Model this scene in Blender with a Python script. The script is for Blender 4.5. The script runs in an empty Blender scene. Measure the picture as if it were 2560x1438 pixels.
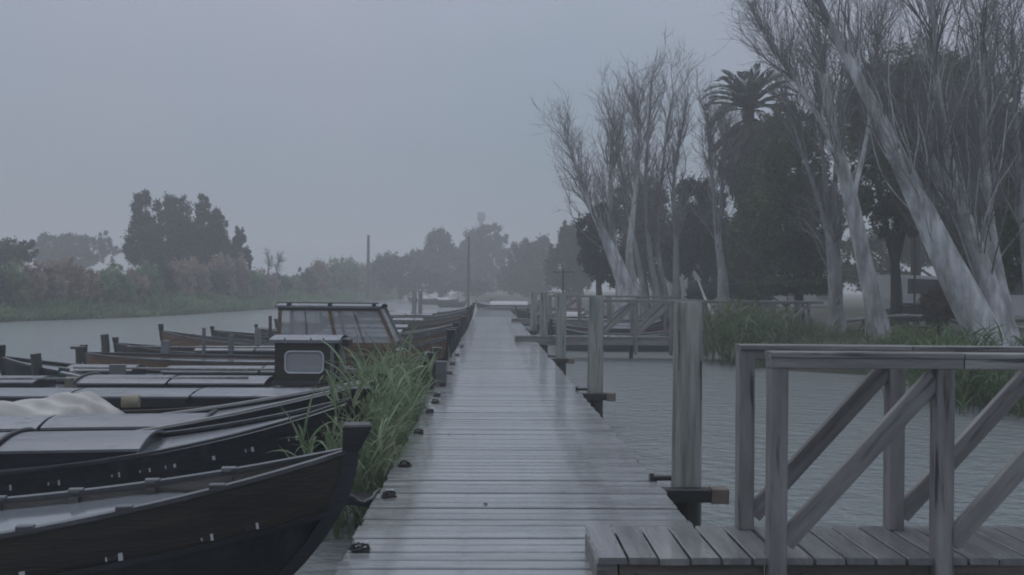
import bpy, math, random
import numpy as np
from mathutils import Vector, Matrix
PI = math.pi
R = math.radians
rng = np.random.default_rng(7)
random.seed(7)
sc = bpy.context.scene
col = sc.collection

# ------------------------------------------------------------------ camera
F_PX, YAW, ROLL, CAM_H = 2200.0, R(1.4), R(0.5), 1.5
fw = Vector((math.sin(YAW), math.cos(YAW), 0)); r0 = Vector((math.cos(YAW), -math.sin(YAW), 0)); u0 = Vector((0, 0, 1))
ri = r0 * math.cos(ROLL) + u0 * math.sin(ROLL); ui = u0 * math.cos(ROLL) - r0 * math.sin(ROLL)
cam_d = bpy.data.cameras.new('camera'); cam = bpy.data.objects.new('camera', cam_d); col.objects.link(cam)
cam_d.sensor_width = 36; cam_d.lens = F_PX / 2560 * 36; cam_d.clip_start = 0.05; cam_d.clip_end = 6000
m = Matrix((ri, ui, -fw)).transposed().to_4x4(); m.translation = (0, 0, CAM_H); cam.matrix_world = m
sc.camera = cam
# ------------------------------------------------------------------ sky: rainy overcast dusk
world = bpy.data.worlds.new('World'); sc.world = world; world.use_nodes = True
nt = world.node_tree; nt.nodes.clear()
def wn(t, **k):
    n = nt.nodes.new(t)
    for a, b in k.items(): setattr(n, a, b)
    return n
sky = wn('ShaderNodeTexSky', sky_type='NISHITA', sun_disc=False, sun_elevation=R(62), sun_rotation=R(200), air_density=1.0, dust_density=6.0, ozone_density=1.0)
tc = wn('ShaderNodeTexCoord'); nz = wn('ShaderNodeTexNoise'); nz.inputs['Scale'].default_value = 2.1; nz.inputs['Detail'].default_value = 5
nt.links.new(tc.outputs['Generated'], nz.inputs['Vector'])
cr = wn('ShaderNodeValToRGB'); cr.color_ramp.elements[0].position = .3; cr.color_ramp.elements[1].position = .7
cr.color_ramp.elements[0].color = (1.80, 2.36, 2.94, 1); cr.color_ramp.elements[1].color = (2.38, 2.50, 3.14, 1)
nt.links.new(nz.outputs['Fac'], cr.inputs['Fac'])
# an overcast sky is brighter overhead than at the horizon
sx = wn('ShaderNodeSeparateXYZ'); nt.links.new(tc.outputs['Generated'], sx.inputs[0])
el = wn('ShaderNodeMapRange'); el.inputs['From Min'].default_value = 0; el.inputs['From Max'].default_value = 1; el.inputs['To Min'].default_value = 1.0; el.inputs['To Max'].default_value = 2.8
nt.links.new(sx.outputs['Z'], el.inputs['Value'])
sm = wn('ShaderNodeVectorMath', operation='SCALE'); nt.links.new(cr.outputs['Color'], sm.inputs[0]); nt.links.new(el.outputs[0], sm.inputs['Scale'])
hs = wn('ShaderNodeHueSaturation'); hs.inputs['Saturation'].default_value = .2
nt.links.new(sky.outputs['Color'], hs.inputs['Color'])
mx = wn('ShaderNodeMix', data_type='RGBA'); mx.inputs['Factor'].default_value = .93      # thick cloud over the clear sky
nt.links.new(hs.outputs['Color'], mx.inputs[6]); nt.links.new(sm.outputs[0], mx.inputs[7])
bg = wn('ShaderNodeBackground'); bg.inputs['Strength'].default_value = .1
wo = wn('ShaderNodeOutputWorld')
nt.links.new(mx.outputs[2], bg.inputs['Color']); nt.links.new(bg.outputs['Background'], wo.inputs['Surface'])
sun_d = bpy.data.lights.new('sun', 'SUN'); sun_d.energy = .8; sun_d.angle = R(60); sun_d.color = (1, .98, .96)
sun = bpy.data.objects.new('sun', sun_d); col.objects.link(sun); sun.rotation_euler = (R(28), 0, R(200)); sun.location = (0, 0, 30)
sc.view_settings.view_transform = 'Standard'; sc.view_settings.look = 'None'; sc.view_settings.exposure = 0; sc.view_settings.gamma = 1
sc.view_settings.use_curve_mapping = False
cy = sc.cycles
cy.max_bounces = 6; cy.diffuse_bounces = 2; cy.glossy_bounces = 2; cy.transmission_bounces = 4; cy.volume_bounces = 1; cy.transparent_max_bounces = 8
cy.caustics_reflective = False; cy.caustics_refractive = False
cy.use_adaptive_sampling = True; cy.adaptive_threshold = .02; cy.use_denoising = True
cy.filter_width = 1.9
WATER = -0.5

# ------------------------------------------------------------------ helpers
def at(px, py, d):
    """the point seen at photo pixel (px, py), d metres in front of the camera"""
    return Vector((0, 0, CAM_H)) + (fw + ri * ((px - 1280) / F_PX) - ui * ((py - 719) / F_PX)) * d
def tag(o, label=None, cat=None, group=None, kind=None):
    if label: o['label'] = label
    if cat: o['category'] = cat
    if group: o['group'] = group
    if kind: o['kind'] = kind
    return o
def empty(name, loc, label, cat, group=None, rz=0.0):
    o = bpy.data.objects.new(name, None); col.objects.link(o); o.empty_display_size = .2
    o.location = loc; o.rotation_euler = (0, 0, rz)
    return tag(o, label, cat, group)
def link(name, me, parent=None, loc=None, rot=None):
    o = bpy.data.objects.new(name, me); col.objects.link(o)
    if parent is not None: o.parent = parent
    if loc is not None: o.location = loc
    if rot is not None: o.rotation_euler = rot
    return o
def mesh_np(name, V, Fa, mat, smooth=False):
    V = np.ascontiguousarray(V, dtype=np.float32).reshape(-1, 3); Fa = np.ascontiguousarray(Fa, dtype=np.int32)
    k = Fa.shape[1]; n = len(Fa)
    me = bpy.data.meshes.new(name)
    me.vertices.add(len(V)); me.vertices.foreach_set('co', V.ravel())
    me.loops.add(n * k); me.loops.foreach_set('vertex_index', Fa.ravel())
    me.polygons.add(n); me.polygons.foreach_set('loop_start', np.arange(0, n * k, k, dtype=np.int32))
    if smooth: me.polygons.foreach_set('use_smooth', np.ones(n, dtype=bool))
    me.update(calc_edges=True); me.materials.append(mat)
    return me
class MB:
    def __init__(s): s.v = []; s.f = []; s.sm = []
    def add(s, vs, fs, smooth=False):
        b = len(s.v); s.v += [tuple(v) for v in vs]; s.f += [tuple(b + i for i in f) for f in fs]; s.sm += [smooth] * len(fs); return s
    def box(s, c, d, mtx=None, bev=0.0):
        x, y, z = d[0] / 2, d[1] / 2, d[2] / 2
        if bev <= 0:
            vs = [(sx * x, sy * y, sz * z) for sx in (-1, 1) for sy in (-1, 1) for sz in (-1, 1)]
            fs = [(0, 1, 3, 2), (4, 6, 7, 5), (0, 4, 5, 1), (2, 3, 7, 6), (0, 2, 6, 4), (1, 5, 7, 3)]
        else:   # long edges chamfered along the longest axis
            ax = max(range(3), key=lambda i: d[i]); a, b = [i for i in range(3) if i != ax]
            h = [d[0] / 2, d[1] / 2, d[2] / 2]; A, B = h[a], h[b]; e = bev
            ring = [(A - e, B), (A, B - e), (A, -B + e), (A - e, -B), (-A + e, -B), (-A, -B + e), (-A, B - e), (-A + e, B)]
            vs = []
            for sg in (-1, 1):
                for (p, q) in ring:
                    w = [0, 0, 0]; w[ax] = sg * h[ax]; w[a] = p; w[b] = q; vs.append(tuple(w))
            fs = [(i, (i + 1) % 8, 8 + (i + 1) % 8, 8 + i) for i in range(8)] + [tuple(range(7, -1, -1)), tuple(range(8, 16))]
        if mtx is not None: vs = [mtx @ Vector(v) for v in vs]
        vs = [(v[0] + c[0], v[1] + c[1], v[2] + c[2]) for v in vs]
        return s.add(vs, fs)
    def bar(s, p, q, w, h, up=(0, 0, 1), bev=0.0):
        p, q = Vector(p), Vector(q); z = (q - p); L = z.length; z.normalize()
        x = Vector(up).cross(z)
        if x.length < 1e-4: x = Vector((1, 0, 0)).cross(z)
        x.normalize(); y = z.cross(x)
        M3 = Matrix((x, y, z)).transposed()
        return s.box((p + q) / 2, (w, h, L), M3, bev)
    def tube(s, pts, rad, k=8, cap=True):
        pts = [Vector(p) for p in pts]; n = len(pts)
        if not hasattr(rad, '__len__'): rad = [rad] * n
        vs = []; px = None
        for i, p in enumerate(pts):
            t = (pts[min(i + 1, n - 1)] - pts[max(i - 1, 0)]).normalized()
            if px is None: px = t.orthogonal().normalized()
            else:
                px = px - t * px.dot(t); px = px.normalized() if px.length > 1e-5 else t.orthogonal().normalized()
            py = t.cross(px)
            vs += [p + (px * math.cos(2 * PI * j / k) + py * math.sin(2 * PI * j / k)) * rad[i] for j in range(k)]
        fs = [(i * k + j, i * k + (j + 1) % k, (i + 1) * k + (j + 1) % k, (i + 1) * k + j) for i in range(n - 1) for j in range(k)]
        s.add(vs, fs, True)
        if cap: s.add(vs[:k], [tuple(range(k - 1, -1, -1))]); s.add(vs[-k:], [tuple(range(k))])
        return s
    def grid(s, fn, nu, nv, smooth=True, flip=False):
        vs = [fn(i / nu, j / nv) for i in range(nu + 1) for j in range(nv + 1)]
        fs = []
        for i in range(nu):
            for j in range(nv):
                a = i * (nv + 1) + j; q = (a, a + 1, a + nv + 2, a + nv + 1)
                fs.append(q[::-1] if flip else q)
        return s.add(vs, fs, smooth)
    def mesh(s, name, mat):
        me = bpy.data.meshes.new(name); me.from_pydata(s.v, [], s.f); me.polygons.foreach_set('use_smooth', s.sm); me.update(); me.materials.append(mat); return me
    def build(s, name, mat, parent=None, loc=None, rot=None): return link(name, s.mesh(name, mat), parent, loc, rot)

# ------------------------------------------------------------------ materials
def mat(name, stops, scale=(4, 4, 4), rough=.5, spec=.5, bump=0.0, bscale=30.0, detail=4, rvar=0.0, coord='Object', island=0.0, metallic=0.0, coat=0.0, crough=.15, lo=.3, hi=.7, trans=0.0, stain=None):
    """procedural surface: colour ramp over stretched noise, optional bump, per-piece tone, and stains of their own shape"""
    ma = bpy.data.materials.new(name); ma.use_nodes = True; t = ma.node_tree; b = t.nodes['Principled BSDF']; L = t.links.new
    tcn = t.nodes.new('ShaderNodeTexCoord'); mp = t.nodes.new('ShaderNodeMapping'); mp.inputs['Scale'].default_value = scale
    L(tcn.outputs[coord], mp.inputs['Vector'])
    vec = mp.outputs['Vector']
    if island:
        oi = t.nodes.new('ShaderNodeObjectInfo'); ad = t.nodes.new('ShaderNodeVectorMath'); ad.operation = 'ADD'
        ml = t.nodes.new('ShaderNodeMath'); ml.operation = 'MULTIPLY'; ml.inputs[1].default_value = 37.0
        L(oi.outputs['Random'], ml.inputs[0]); L(vec, ad.inputs[0]); L(ml.outputs[0], ad.inputs[1]); vec = ad.outputs[0]
    n1 = t.nodes.new('ShaderNodeTexNoise'); n1.inputs['Scale'].default_value = 1; n1.inputs['Detail'].default_value = detail; n1.inputs['Roughness'].default_value = .6
    L(vec, n1.inputs['Vector'])
    ramp = t.nodes.new('ShaderNodeValToRGB'); e = ramp.color_ramp.elements
    while len(e) < len(stops): e.new(.5)
    for i, c in enumerate(stops): e[i].position = lo + (hi - lo) * i / max(1, len(stops) - 1); e[i].color = (*c, 1)
    L(n1.outputs['Fac'], ramp.inputs['Fac']); cout = ramp.outputs['Color']
    if island:
        hv = t.nodes.new('ShaderNodeHueSaturation'); mr = t.nodes.new('ShaderNodeMapRange')
        mr.inputs['To Min'].default_value = 1 - island; mr.inputs['To Max'].default_value = 1 + island
        L(oi.outputs['Random'], mr.inputs['Value']); L(mr.outputs[0], hv.inputs['Value']); L(cout, hv.inputs['Color']); cout = hv.outputs['Color']
    if stain:
        sc_col, sc_scale, a, bb = stain
        n3 = t.nodes.new('ShaderNodeTexNoise'); n3.inputs['Detail'].default_value = 6; n3.inputs['Scale'].default_value = 1
        mp3 = t.nodes.new('ShaderNodeMapping'); mp3.inputs['Scale'].default_value = sc_scale; L(tcn.outputs[coord], mp3.inputs['Vector'])
        L(mp3.outputs[0], n3.inputs['Vector']); r3 = t.nodes.new('ShaderNodeMapRange'); r3.inputs['From Min'].default_value = a; r3.inputs['From Max'].default_value = bb
        L(n3.outputs['Fac'], r3.inputs['Value']); mm = t.nodes.new('ShaderNodeMix'); mm.data_type = 'RGBA'
        L(r3.outputs[0], mm.inputs['Factor']); L(cout, mm.inputs[6]); mm.inputs[7].default_value = (*sc_col, 1); cout = mm.outputs[2]
    L(cout, b.inputs['Base Color'])
    b.inputs['Roughness'].default_value = rough; b.inputs['Specular IOR Level'].default_value = spec; b.inputs['Metallic'].default_value = metallic
    b.inputs['Coat Weight'].default_value = coat; b.inputs['Coat Roughness'].default_value = crough; b.inputs['Coat IOR'].default_value = 1.33
    if rvar:
        n4 = t.nodes.new('ShaderNodeTexNoise'); n4.inputs['Scale'].default_value = .9; n4.inputs['Detail'].default_value = 5; L(vec, n4.inputs['Vector'])
        r4 = t.nodes.new('ShaderNodeMapRange'); r4.inputs['From Min'].default_value = .35; r4.inputs['From Max'].default_value = .65
        r4.inputs['To Min'].default_value = max(.03, rough - rvar); r4.inputs['To Max'].default_value = rough + rvar
        L(n4.outputs['Fac'], r4.inputs['Value']); L(r4.outputs[0], b.inputs['Roughness'])
    if bump:
        n2 = t.nodes.new('ShaderNodeTexNoise'); n2.inputs['Scale'].default_value = bscale; n2.inputs['Detail'].default_value = 4; L(vec, n2.inputs['Vector'])
        bp = t.nodes.new('ShaderNodeBump'); bp.inputs['Strength'].default_value = bump; bp.inputs['Distance'].default_value = .02
        L(n2.outputs['Fac'], bp.inputs['Height']); L(bp.outputs['Normal'], b.inputs['Normal'])
    if trans:
        out = t.nodes['Material Output']; tr = t.nodes.new('ShaderNodeBsdfTranslucent'); L(cout, tr.inputs['Color'])
        ms = t.nodes.new('ShaderNodeMixShader'); ms.inputs['Fac'].default_value = trans; L(b.outputs[0], ms.inputs[1]); L(tr.outputs[0], ms.inputs[2]); L(ms.outputs[0], out.inputs['Surface'])
    return ma
M = {}
M['deck'] = mat('wet_deck_wood', [(0.167, 0.174, 0.179), (0.224, 0.232, 0.236), (0.282, 0.289, 0.29)], (1.6, 14, 6), .3, .5, .15, 4, rvar=.16, island=.17, coat=1.0, crough=.12, stain=((.12, .123, .124), (3.0, 1.6, 1), .52, .7))
M['gang'] = mat('weathered_plank', [(.12, .118, .12), (.17, .165, .166), (.22, .212, .21)], (14, 1.6, 6), .3, .5, .2, 4, rvar=.12, island=.12, coat=1.0, crough=.06)
M['rail'] = mat('weathered_rail_wood', [(.125, .118, .113), (.215, .205, .2), (.3, .288, .28)], (9, 9, 1.2), .55, .35, .35, 5, island=.12, stain=((.06, .057, .053), (24, 24, 2.5), .58, .68))
M['railx'] = mat('weathered_cross_wood', [(.13, .123, .118), (.22, .21, .205), (.305, .293, .285)], (1.2, 9, 9), .5, .35, .35, 5, island=.12, stain=((.075, .071, .066), (2.5, 24, 24), .58, .7))
M['beam'] = mat('dark_beam_wood', [(0.06, 0.051, 0.048), (0.112, 0.093, 0.084), (0.173, 0.143, 0.128)], (1.2, 10, 10), .5, .4, .3, 5, island=.15)
M['beam_dark'] = mat('wet_shaded_timber', [(.018, .017, .017), (.035, .033, .032)], (2, 8, 8), .35, .5, .3, 5)  # near-black tone: wet wood plus the clamp beam's shadow, painted into the colour
M['beam_end'] = mat('pale_beam_end', [(.13, .1, .08), (.2, .16, .135)], (10, 10, 10), .6, .3, .2, 6)
M['pile'] = mat('algae_piling', [(.15, .155, .14), (.24, .255, .225), (.34, .35, .32), (.27, .25, .225)], (9, 9, .9), .55, .35, .5, 5, island=.1, stain=((.12, .15, .115), (9, 9, .7), .5, .68))
M['pile_wet'] = mat('wet_dark_piling', [(.03, .032, .028), (.06, .058, .05)], (7, 7, 1), .35, .5, .4, 5)
M['iron'] = mat('dark_iron', [(.015, .015, .017), (.035, .03, .028)], (14, 14, 14), .45, .5, .3, 6)
M['black'] = mat('black_tarred_hull', [(.007, .008, .011), (.013, .014, .019), (.024, .024, .028)], (3, 3, 6), .38, .45, .35, 6, rvar=.1, island=.2, stain=((.045, .047, .055), (3.5, 3.5, .9), .56, .74))
M['black2'] = mat('black_gloss_paint', [(.01, .011, .015), (.02, .021, .027)], (2, 6, 6), .3, .5, .2, 6, island=.2)
M['brown'] = mat('dark_brown_strake', [(0.0188, 0.0146, 0.0125), (0.0334, 0.0261, 0.022), (0.0522, 0.0397, 0.0313)], (1.5, 6, 12), .42, .4, .35, 6, island=.2)
M['oak'] = mat('varnished_brown_wood', [(0.078, 0.0442, 0.026), (0.137, 0.0806, 0.0468), (0.195, 0.124, 0.078)], (1.5, 8, 14), .4, .45, .2, 6, island=.2)
M['inner'] = mat('inner_planking', [(0.045, 0.0405, 0.039), (0.0825, 0.075, 0.069), (0.128, 0.117, 0.108)], (1.5, 6, 12), .5, .4, .3, 6)
M['gunwale'] = mat('wet_gunwale_cap', [(0.0279, 0.0279, 0.031), (0.0527, 0.0527, 0.057), (0.0868, 0.0868, 0.093)], (2, 8, 8), .25, .5, .2, 6, coat=.4, island=.15)
M['pale'] = mat('pale_gunwale_paint', [(.25, .25, .245), (.4, .395, .38)], (2, 8, 8), .35, .5, .15, 6, coat=.2)
M['cover'] = mat('wet_grey_cover', [(0.12, 0.132, 0.148), (0.168, 0.18, 0.2), (0.208, 0.22, 0.24)], (.8, 2.5, 2.5), .32, .5, .2, 3, rvar=.14, coat=.15, island=.12, stain=((.07, .078, .085), (3, 7, 3), .56, .72))
M['deckgrey'] = mat('wet_grey_boat_deck', [(0.085, 0.0935, 0.106), (0.136, 0.145, 0.162), (0.17, 0.178, 0.2)], (1, 4, 4), .2, .5, .12, 4, rvar=.1, coat=.4, island=.15)
M['floor'] = mat('smooth_wet_boat_cover', [(.17, .19, .21), (.22, .235, .26)], (.6, 2, 2), .14, .5, .03, 3, rvar=.06, coat=.5)
M['tarp'] = mat('cream_tarp', [(.3, .28, .25), (.42, .4, .37), (.5, .49, .46)], (1.5, 1.5, 1.5), .45, .4, .3, 4)
M['foam'] = mat('tan_foam', [(.2, .18, .125), (.27, .24, .17)], (5, 5, 5), .7, .3, .2, 8)
M['white'] = mat('chipped_white_paint', [(.35, .35, .36), (.6, .6, .6)], (8, 8, 8), .45, .4)
M['rope'] = mat('old_rope', [(.1, .1, .09), (.2, .195, .18)], (40, 40, 40), .8, .2)
M['greenpaint'] = mat('worn_green_paint', [(.02, .06, .04), (.04, .09, .06)], (4, 4, 4), .4, .45)
M['redpaint'] = mat('worn_dark_red_paint', [(.05, .02, .018), (.09, .035, .03)], (3, 3, 8), .45, .45)
M['greyboard'] = mat('grey_board', [(.12, .125, .13), (.19, .195, .2)], (4, 4, 4), .5, .4, .1)
M['frame'] = mat('white_window_frame', [(.5, .51, .52), (.6, .61, .62)], (6, 6, 6), .4, .5)
M['bark'] = mat('pale_poplar_bark', [(0.265, 0.258, 0.258), (0.454, 0.454, 0.462), (0.626, 0.642, 0.65)], (2.2, 2.2, .9), .75, .25, .6, 4, lo=.38, hi=.6, stain=((.25, .235, .235), (6, 6, .9), .44, .74))
M['bark2'] = mat('grey_poplar_bark', [(0.168, 0.157, 0.157), (0.28, 0.273, 0.28), (0.392, 0.392, 0.399)], (3, 3, 1), .75, .25, .5, 4, stain=((.06, .053, .05), (5, 5, 2), .62, .72))
M['twig'] = mat('bare_twigs', [(0.109, 0.0967, 0.0967), (0.182, 0.167, 0.171), (0.282, 0.27, 0.274)], (.8, .8, .5), .75, .25)
M['twig2'] = mat('far_bare_twigs', [(0.101, 0.0895, 0.0945), (0.169, 0.155, 0.163), (0.254, 0.24, 0.25)], (.7, .7, .5), .75, .25)
M['pinebark'] = mat('dark_bark', [(.025, .021, .018), (.05, .042, .036)], (4, 4, 1.2), .8, .2, .5, 4)
def leafmat(n, a, b_, c, scl=.9, trans=.25): return mat(n, [a, b_, c], (scl,) * 3, .55, .3, trans=trans, detail=6, lo=.34, hi=.66)
M['pine'] = leafmat('dark_evergreen_leaves', (.032, .062, .024), (.062, .105, .04), (.1, .145, .055))
M['pine2'] = leafmat('olive_evergreen_leaves', (.048, .066, .027), (.08, .104, .042), (.115, .135, .06))
M['gleaf'] = leafmat('grey_green_leaves', (0.0184, 0.0276, 0.023), (0.0322, 0.0425, 0.0345), (0.0483, 0.0575, 0.046), .5)
M['cane'] = leafmat('green_cane_leaves', (0.0952, 0.153, 0.0816), (0.169, 0.255, 0.122), (0.272, 0.34, 0.169), .8)
M['canebrown'] = leafmat('dry_brown_cane', (0.209, 0.157, 0.132), (0.348, 0.265, 0.216), (0.487, 0.376, 0.296), .7)
M['shrubd'] = leafmat('dark_shrub_leaves', (0.0302, 0.0475, 0.0432), (0.0518, 0.0778, 0.0648), (0.0821, 0.112, 0.0864), .8)
M['fringe'] = leafmat('bright_bank_grass', (0.0922, 0.158, 0.079), (0.158, 0.238, 0.105), (0.224, 0.304, 0.144), .9)
M['reed'] = leafmat('wet_reed_leaves', (0.128, 0.188, 0.105), (0.217, 0.292, 0.165), (0.33, 0.383, 0.247), 3.5, .3)
M['reedpale'] = leafmat('pale_reed_leaves', (0.162, 0.198, 0.126), (0.252, 0.288, 0.198), (0.288, 0.27, 0.162), 3.5, .3)
M['reedr'] = leafmat('bank_reed_leaves', (0.0513, 0.0975, 0.041), (0.103, 0.169, 0.0667), (0.174, 0.231, 0.103), 2, .3)
M['palm'] = leafmat('palm_fronds', (0.0324, 0.0504, 0.036), (0.054, 0.0756, 0.054), (0.0756, 0.099, 0.0684), 1)
M['palmdead'] = leafmat('dead_palm_fronds', (0.076, 0.057, 0.0456), (0.123, 0.095, 0.076), (0.162, 0.125, 0.104), 1.2, .1)
M['brownbush'] = leafmat('brown_hedge_leaves', (0.08, 0.064, 0.048), (0.12, 0.096, 0.072), (0.17, 0.14, 0.1), 2)
M['soil'] = mat('muddy_bank', [(.03, .028, .02), (.05, .05, .03), (.075, .075, .045)], (.7, .7, .7), .7, .3, .6, 3)
M['wall'] = mat('whitewashed_wall', [(.4, .39, .38), (.55, .54, .53)], (.6, .6, .6), .8, .3)
M['roof'] = mat('grey_tile_roof', [(.08, .06, .055), (.13, .1, .09)], (3, 3, 3), .7, .3, .4, 4)
M['vanwhite'] = mat('white_van_paint', [(.5, .49, .5), (.58, .57, .58)], (1, 1, 1), .25, .5)
M['dglass'] = mat('dark_glass', [(.01, .012, .014), (.02, .022, .025)], (2, 2, 2), .08, .6)
M['tyre'] = mat('black_rubber', [(.012, .012, .012), (.02, .02, .02)], (6, 6, 6), .8, .3)
M['concrete'] = mat('grey_pole', [(.12, .12, .12), (.18, .18, .18)], (2, 2, 2), .7, .3)
def glass(name, tint, rough, fac):
    ma = bpy.data.materials.new(name); ma.use_nodes = True; t = ma.node_tree; b = t.nodes['Principled BSDF']; L = t.links.new
    nzn = t.nodes.new('ShaderNodeTexNoise'); nzn.inputs['Scale'].default_value = 3; rp = t.nodes.new('ShaderNodeValToRGB')
    rp.color_ramp.elements[0].color = (*[c * .8 for c in tint], 1); rp.color_ramp.elements[1].color = (*tint, 1)
    L(nzn.outputs['Fac'], rp.inputs['Fac']); L(rp.outputs[0], b.inputs['Base Color']); b.inputs['Roughness'].default_value = rough
    tr = t.nodes.new('ShaderNodeBsdfTransparent'); ms = t.nodes.new('ShaderNodeMixShader'); ms.inputs[0].default_value = fac
    L(tr.outputs[0], ms.inputs[1]); L(b.outputs[0], ms.inputs[2]); L(ms.outputs[0], t.nodes['Material Output'].inputs['Surface'])
    return ma
M['misted'] = glass('misted_window', (.5, .52, .53), .2, .55)
M['misted2'] = glass('misted_cabin_window', (.5, .51, .53), .2, .72)
# water: murky, rippled by wind and rain
def water_mat():
    ma = bpy.data.materials.new('river_water'); ma.use_nodes = True; t = ma.node_tree; b = t.nodes['Principled BSDF']; L = t.links.new
    b.inputs['Base Color'].default_value = (.225, .246, .25, 1); b.inputs['Roughness'].default_value = .17; b.inputs['IOR'].default_value = 1.333
    tcn = t.nodes.new('ShaderNodeTexCoord'); prev = None
    for s, st, ds, dt in (((.7, 1.3, 1), .6, .07, 3), ((4.2, 6.5, 1), 1.0, .085, 4), ((17, 21, 1), .9, .014, 3)):
        mp = t.nodes.new('ShaderNodeMapping'); mp.inputs['Scale'].default_value = s; mp.inputs['Rotation'].default_value = (0, 0, .25)
        n = t.nodes.new('ShaderNodeTexNoise'); n.inputs['Scale'].default_value = 1; n.inputs['Detail'].default_value = dt
        L(tcn.outputs['Object'], mp.inputs[0]); L(mp.outputs[0], n.inputs['Vector'])
        bp = t.nodes.new('ShaderNodeBump'); bp.inputs['Strength'].default_value = st; bp.inputs['Distance'].default_value = ds
        L(n.outputs['Fac'], bp.inputs['Height'])
        if prev is not None: L(prev.outputs[0], bp.inputs['Normal'])
        prev = bp
    L(prev.outputs[0], b.inputs['Normal'])
    return ma
M['water'] = water_mat()

# ------------------------------------------------------------------ the setting: water and banks
def sheet(name, x0, x1, y0, y1, z, mt, nx=1, ny=1):
    mb = MB().grid(lambda u, v: (x0 + (x1 - x0) * u, y0 + (y1 - y0) * v, z), nx, ny, flip=True)
    return tag(mb.build(name, mt), kind='structure')
sheet('water', -330, 330, -40, 420, WATER, M['water'])
RB = [(9.2, -38), (8.9, 2), (8.4, 9), (8.1, 14), (9.0, 17.2), (9.9, 20.2), (7.6, 21.6), (6.5, 22.6), (6.7, 25), (7.7, 30), (7.0, 38), (6.2, 48), (5.6, 62), (4.6, 80), (1.5, 105), (-2, 130), (-6, 160), (-9, 200), (-11, 300), (-12, 418)]
LB = [(-44, -38), (-36, 12), (-29.5, 36), (-25.2, 46), (-21.3, 54), (-18.6, 74), (-16.2, 105), (-14.8, 145), (-15.5, 200), (-16, 300), (-16, 418)]
def bank(name, edge, side, top):
    """a bank from the water's edge outward: toe under water, short slope, nearly level ground beyond"""
    prof = [(-.9, WATER - .7), (0, WATER - .02), (.35, WATER + .28), (1.0, top * .75 + WATER * .1), (2.4, top), (8, top + .1), (24, top + .15), (70, top), (285, top)]
    pts = []
    for (a, b) in zip(edge[:-1], edge[1:]):
        n = max(2, int(math.dist(a, b) / 1.2)) if b[1] < 90 else 6
        pts += [(a[0] + (b[0] - a[0]) * k / n, a[1] + (b[1] - a[1]) * k / n) for k in range(n)]
    pts.append(edge[-1]); vs = []
    for i, (x, y) in enumerate(pts):
        j = .25 * math.sin(i * 1.7) + .2 * math.sin(i * .61 + 1)
        for k, (o, z) in enumerate(prof):
            vs.append((x + side * (o + j * (k > 0 and k < 6)), y, z + (.06 * math.sin(i * 2.3 + k) + .05 * math.sin(i * .9 + k * 2) if 2 <= k < 7 else 0)))
    n = len(prof); fs = []
    for i in range(len(pts) - 1):
        for k in range(n - 1):
            q = (i * n + k, i * n + k + 1, (i + 1) * n + k + 1, (i + 1) * n + k); fs.append(q if side < 0 else q[::-1])
    mb = MB().add(vs, fs, True)
    return tag(mb.build(name, M['soil']), kind='structure')
bank('bank_right', RB, 1, .15)
bank('bank_left', LB, -1, .1)
def edge_x(edge, y):
    for a, b in zip(edge[:-1], edge[1:]):
        if a[1] <= y <= b[1]: return a[0] + (b[0] - a[0]) * (y - a[1]) / (b[1] - a[1])
    return edge[-1][0]

# ------------------------------------------------------------------ the pier
X0, X1 = -.80, 1.30
pier = empty('pier', (0, 0, 0), 'long straight wooden pier of wet grey planks running up the middle', 'pier')
PITCH, PT = .142, .042
pl_meshes = []
for k in range(6):
    w = PITCH - .012 - .005 * (k % 3); pl_meshes.append(MB().box((0, 0, 0), (X1 - X0, w, PT), bev=.006).mesh('plank', M['deck']))
NP_ = 300; y = 2.2
for i in range(NP_):
    o = link('plank', pl_meshes[random.randrange(6)], pier, (.25 + random.uniform(-.014, .014), y, -PT / 2 + random.uniform(-.0035, .0035)), (random.uniform(-.006, .006), random.uniform(-.0015, .0015), random.uniform(-.0022, .0022)))
    y += PITCH
    if i % 17 == 9: y += .012
mb = MB()
while y < 66:
    mb.box((.25 + random.uniform(-.012, .012), y, -PT / 2 + random.uniform(-.003, .003)), (X1 - X0, PITCH - .011, PT)); y += PITCH
tag(mb.build('planking_beyond', M['deck'], pier), kind='stuff')
for x in (X0 + .12, .25, X1 - .12): MB().box((x, 34, -PT - .08), (.09, 64, .15)).build('stringer', M['beam'], pier)
PY = [6.75, 12.75, 18.95, 25.1, 31.2, 37.3, 43.4, 49.5, 55.6, 61.7]
for yy in [.9] + PY:
    xr = 1.34
    MB().box(((X0 - .12 + xr) / 2, yy - .17, -PT - .155 - .065), (xr - X0 + .12, .15, .13), bev=.008).build('crossbeam', M['beam'], pier)
    MB().box((xr + .006, yy - .17, -PT - .155 - .065), (.012, .144, .124)).build('beam_end', M['beam_end'], pier)
    for x in (X0 + .12,): MB().tube([(x, yy, -1.6), (x, yy, -PT - .16)], .085, 10).build('support_post', M['pile_wet'], pier)

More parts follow.
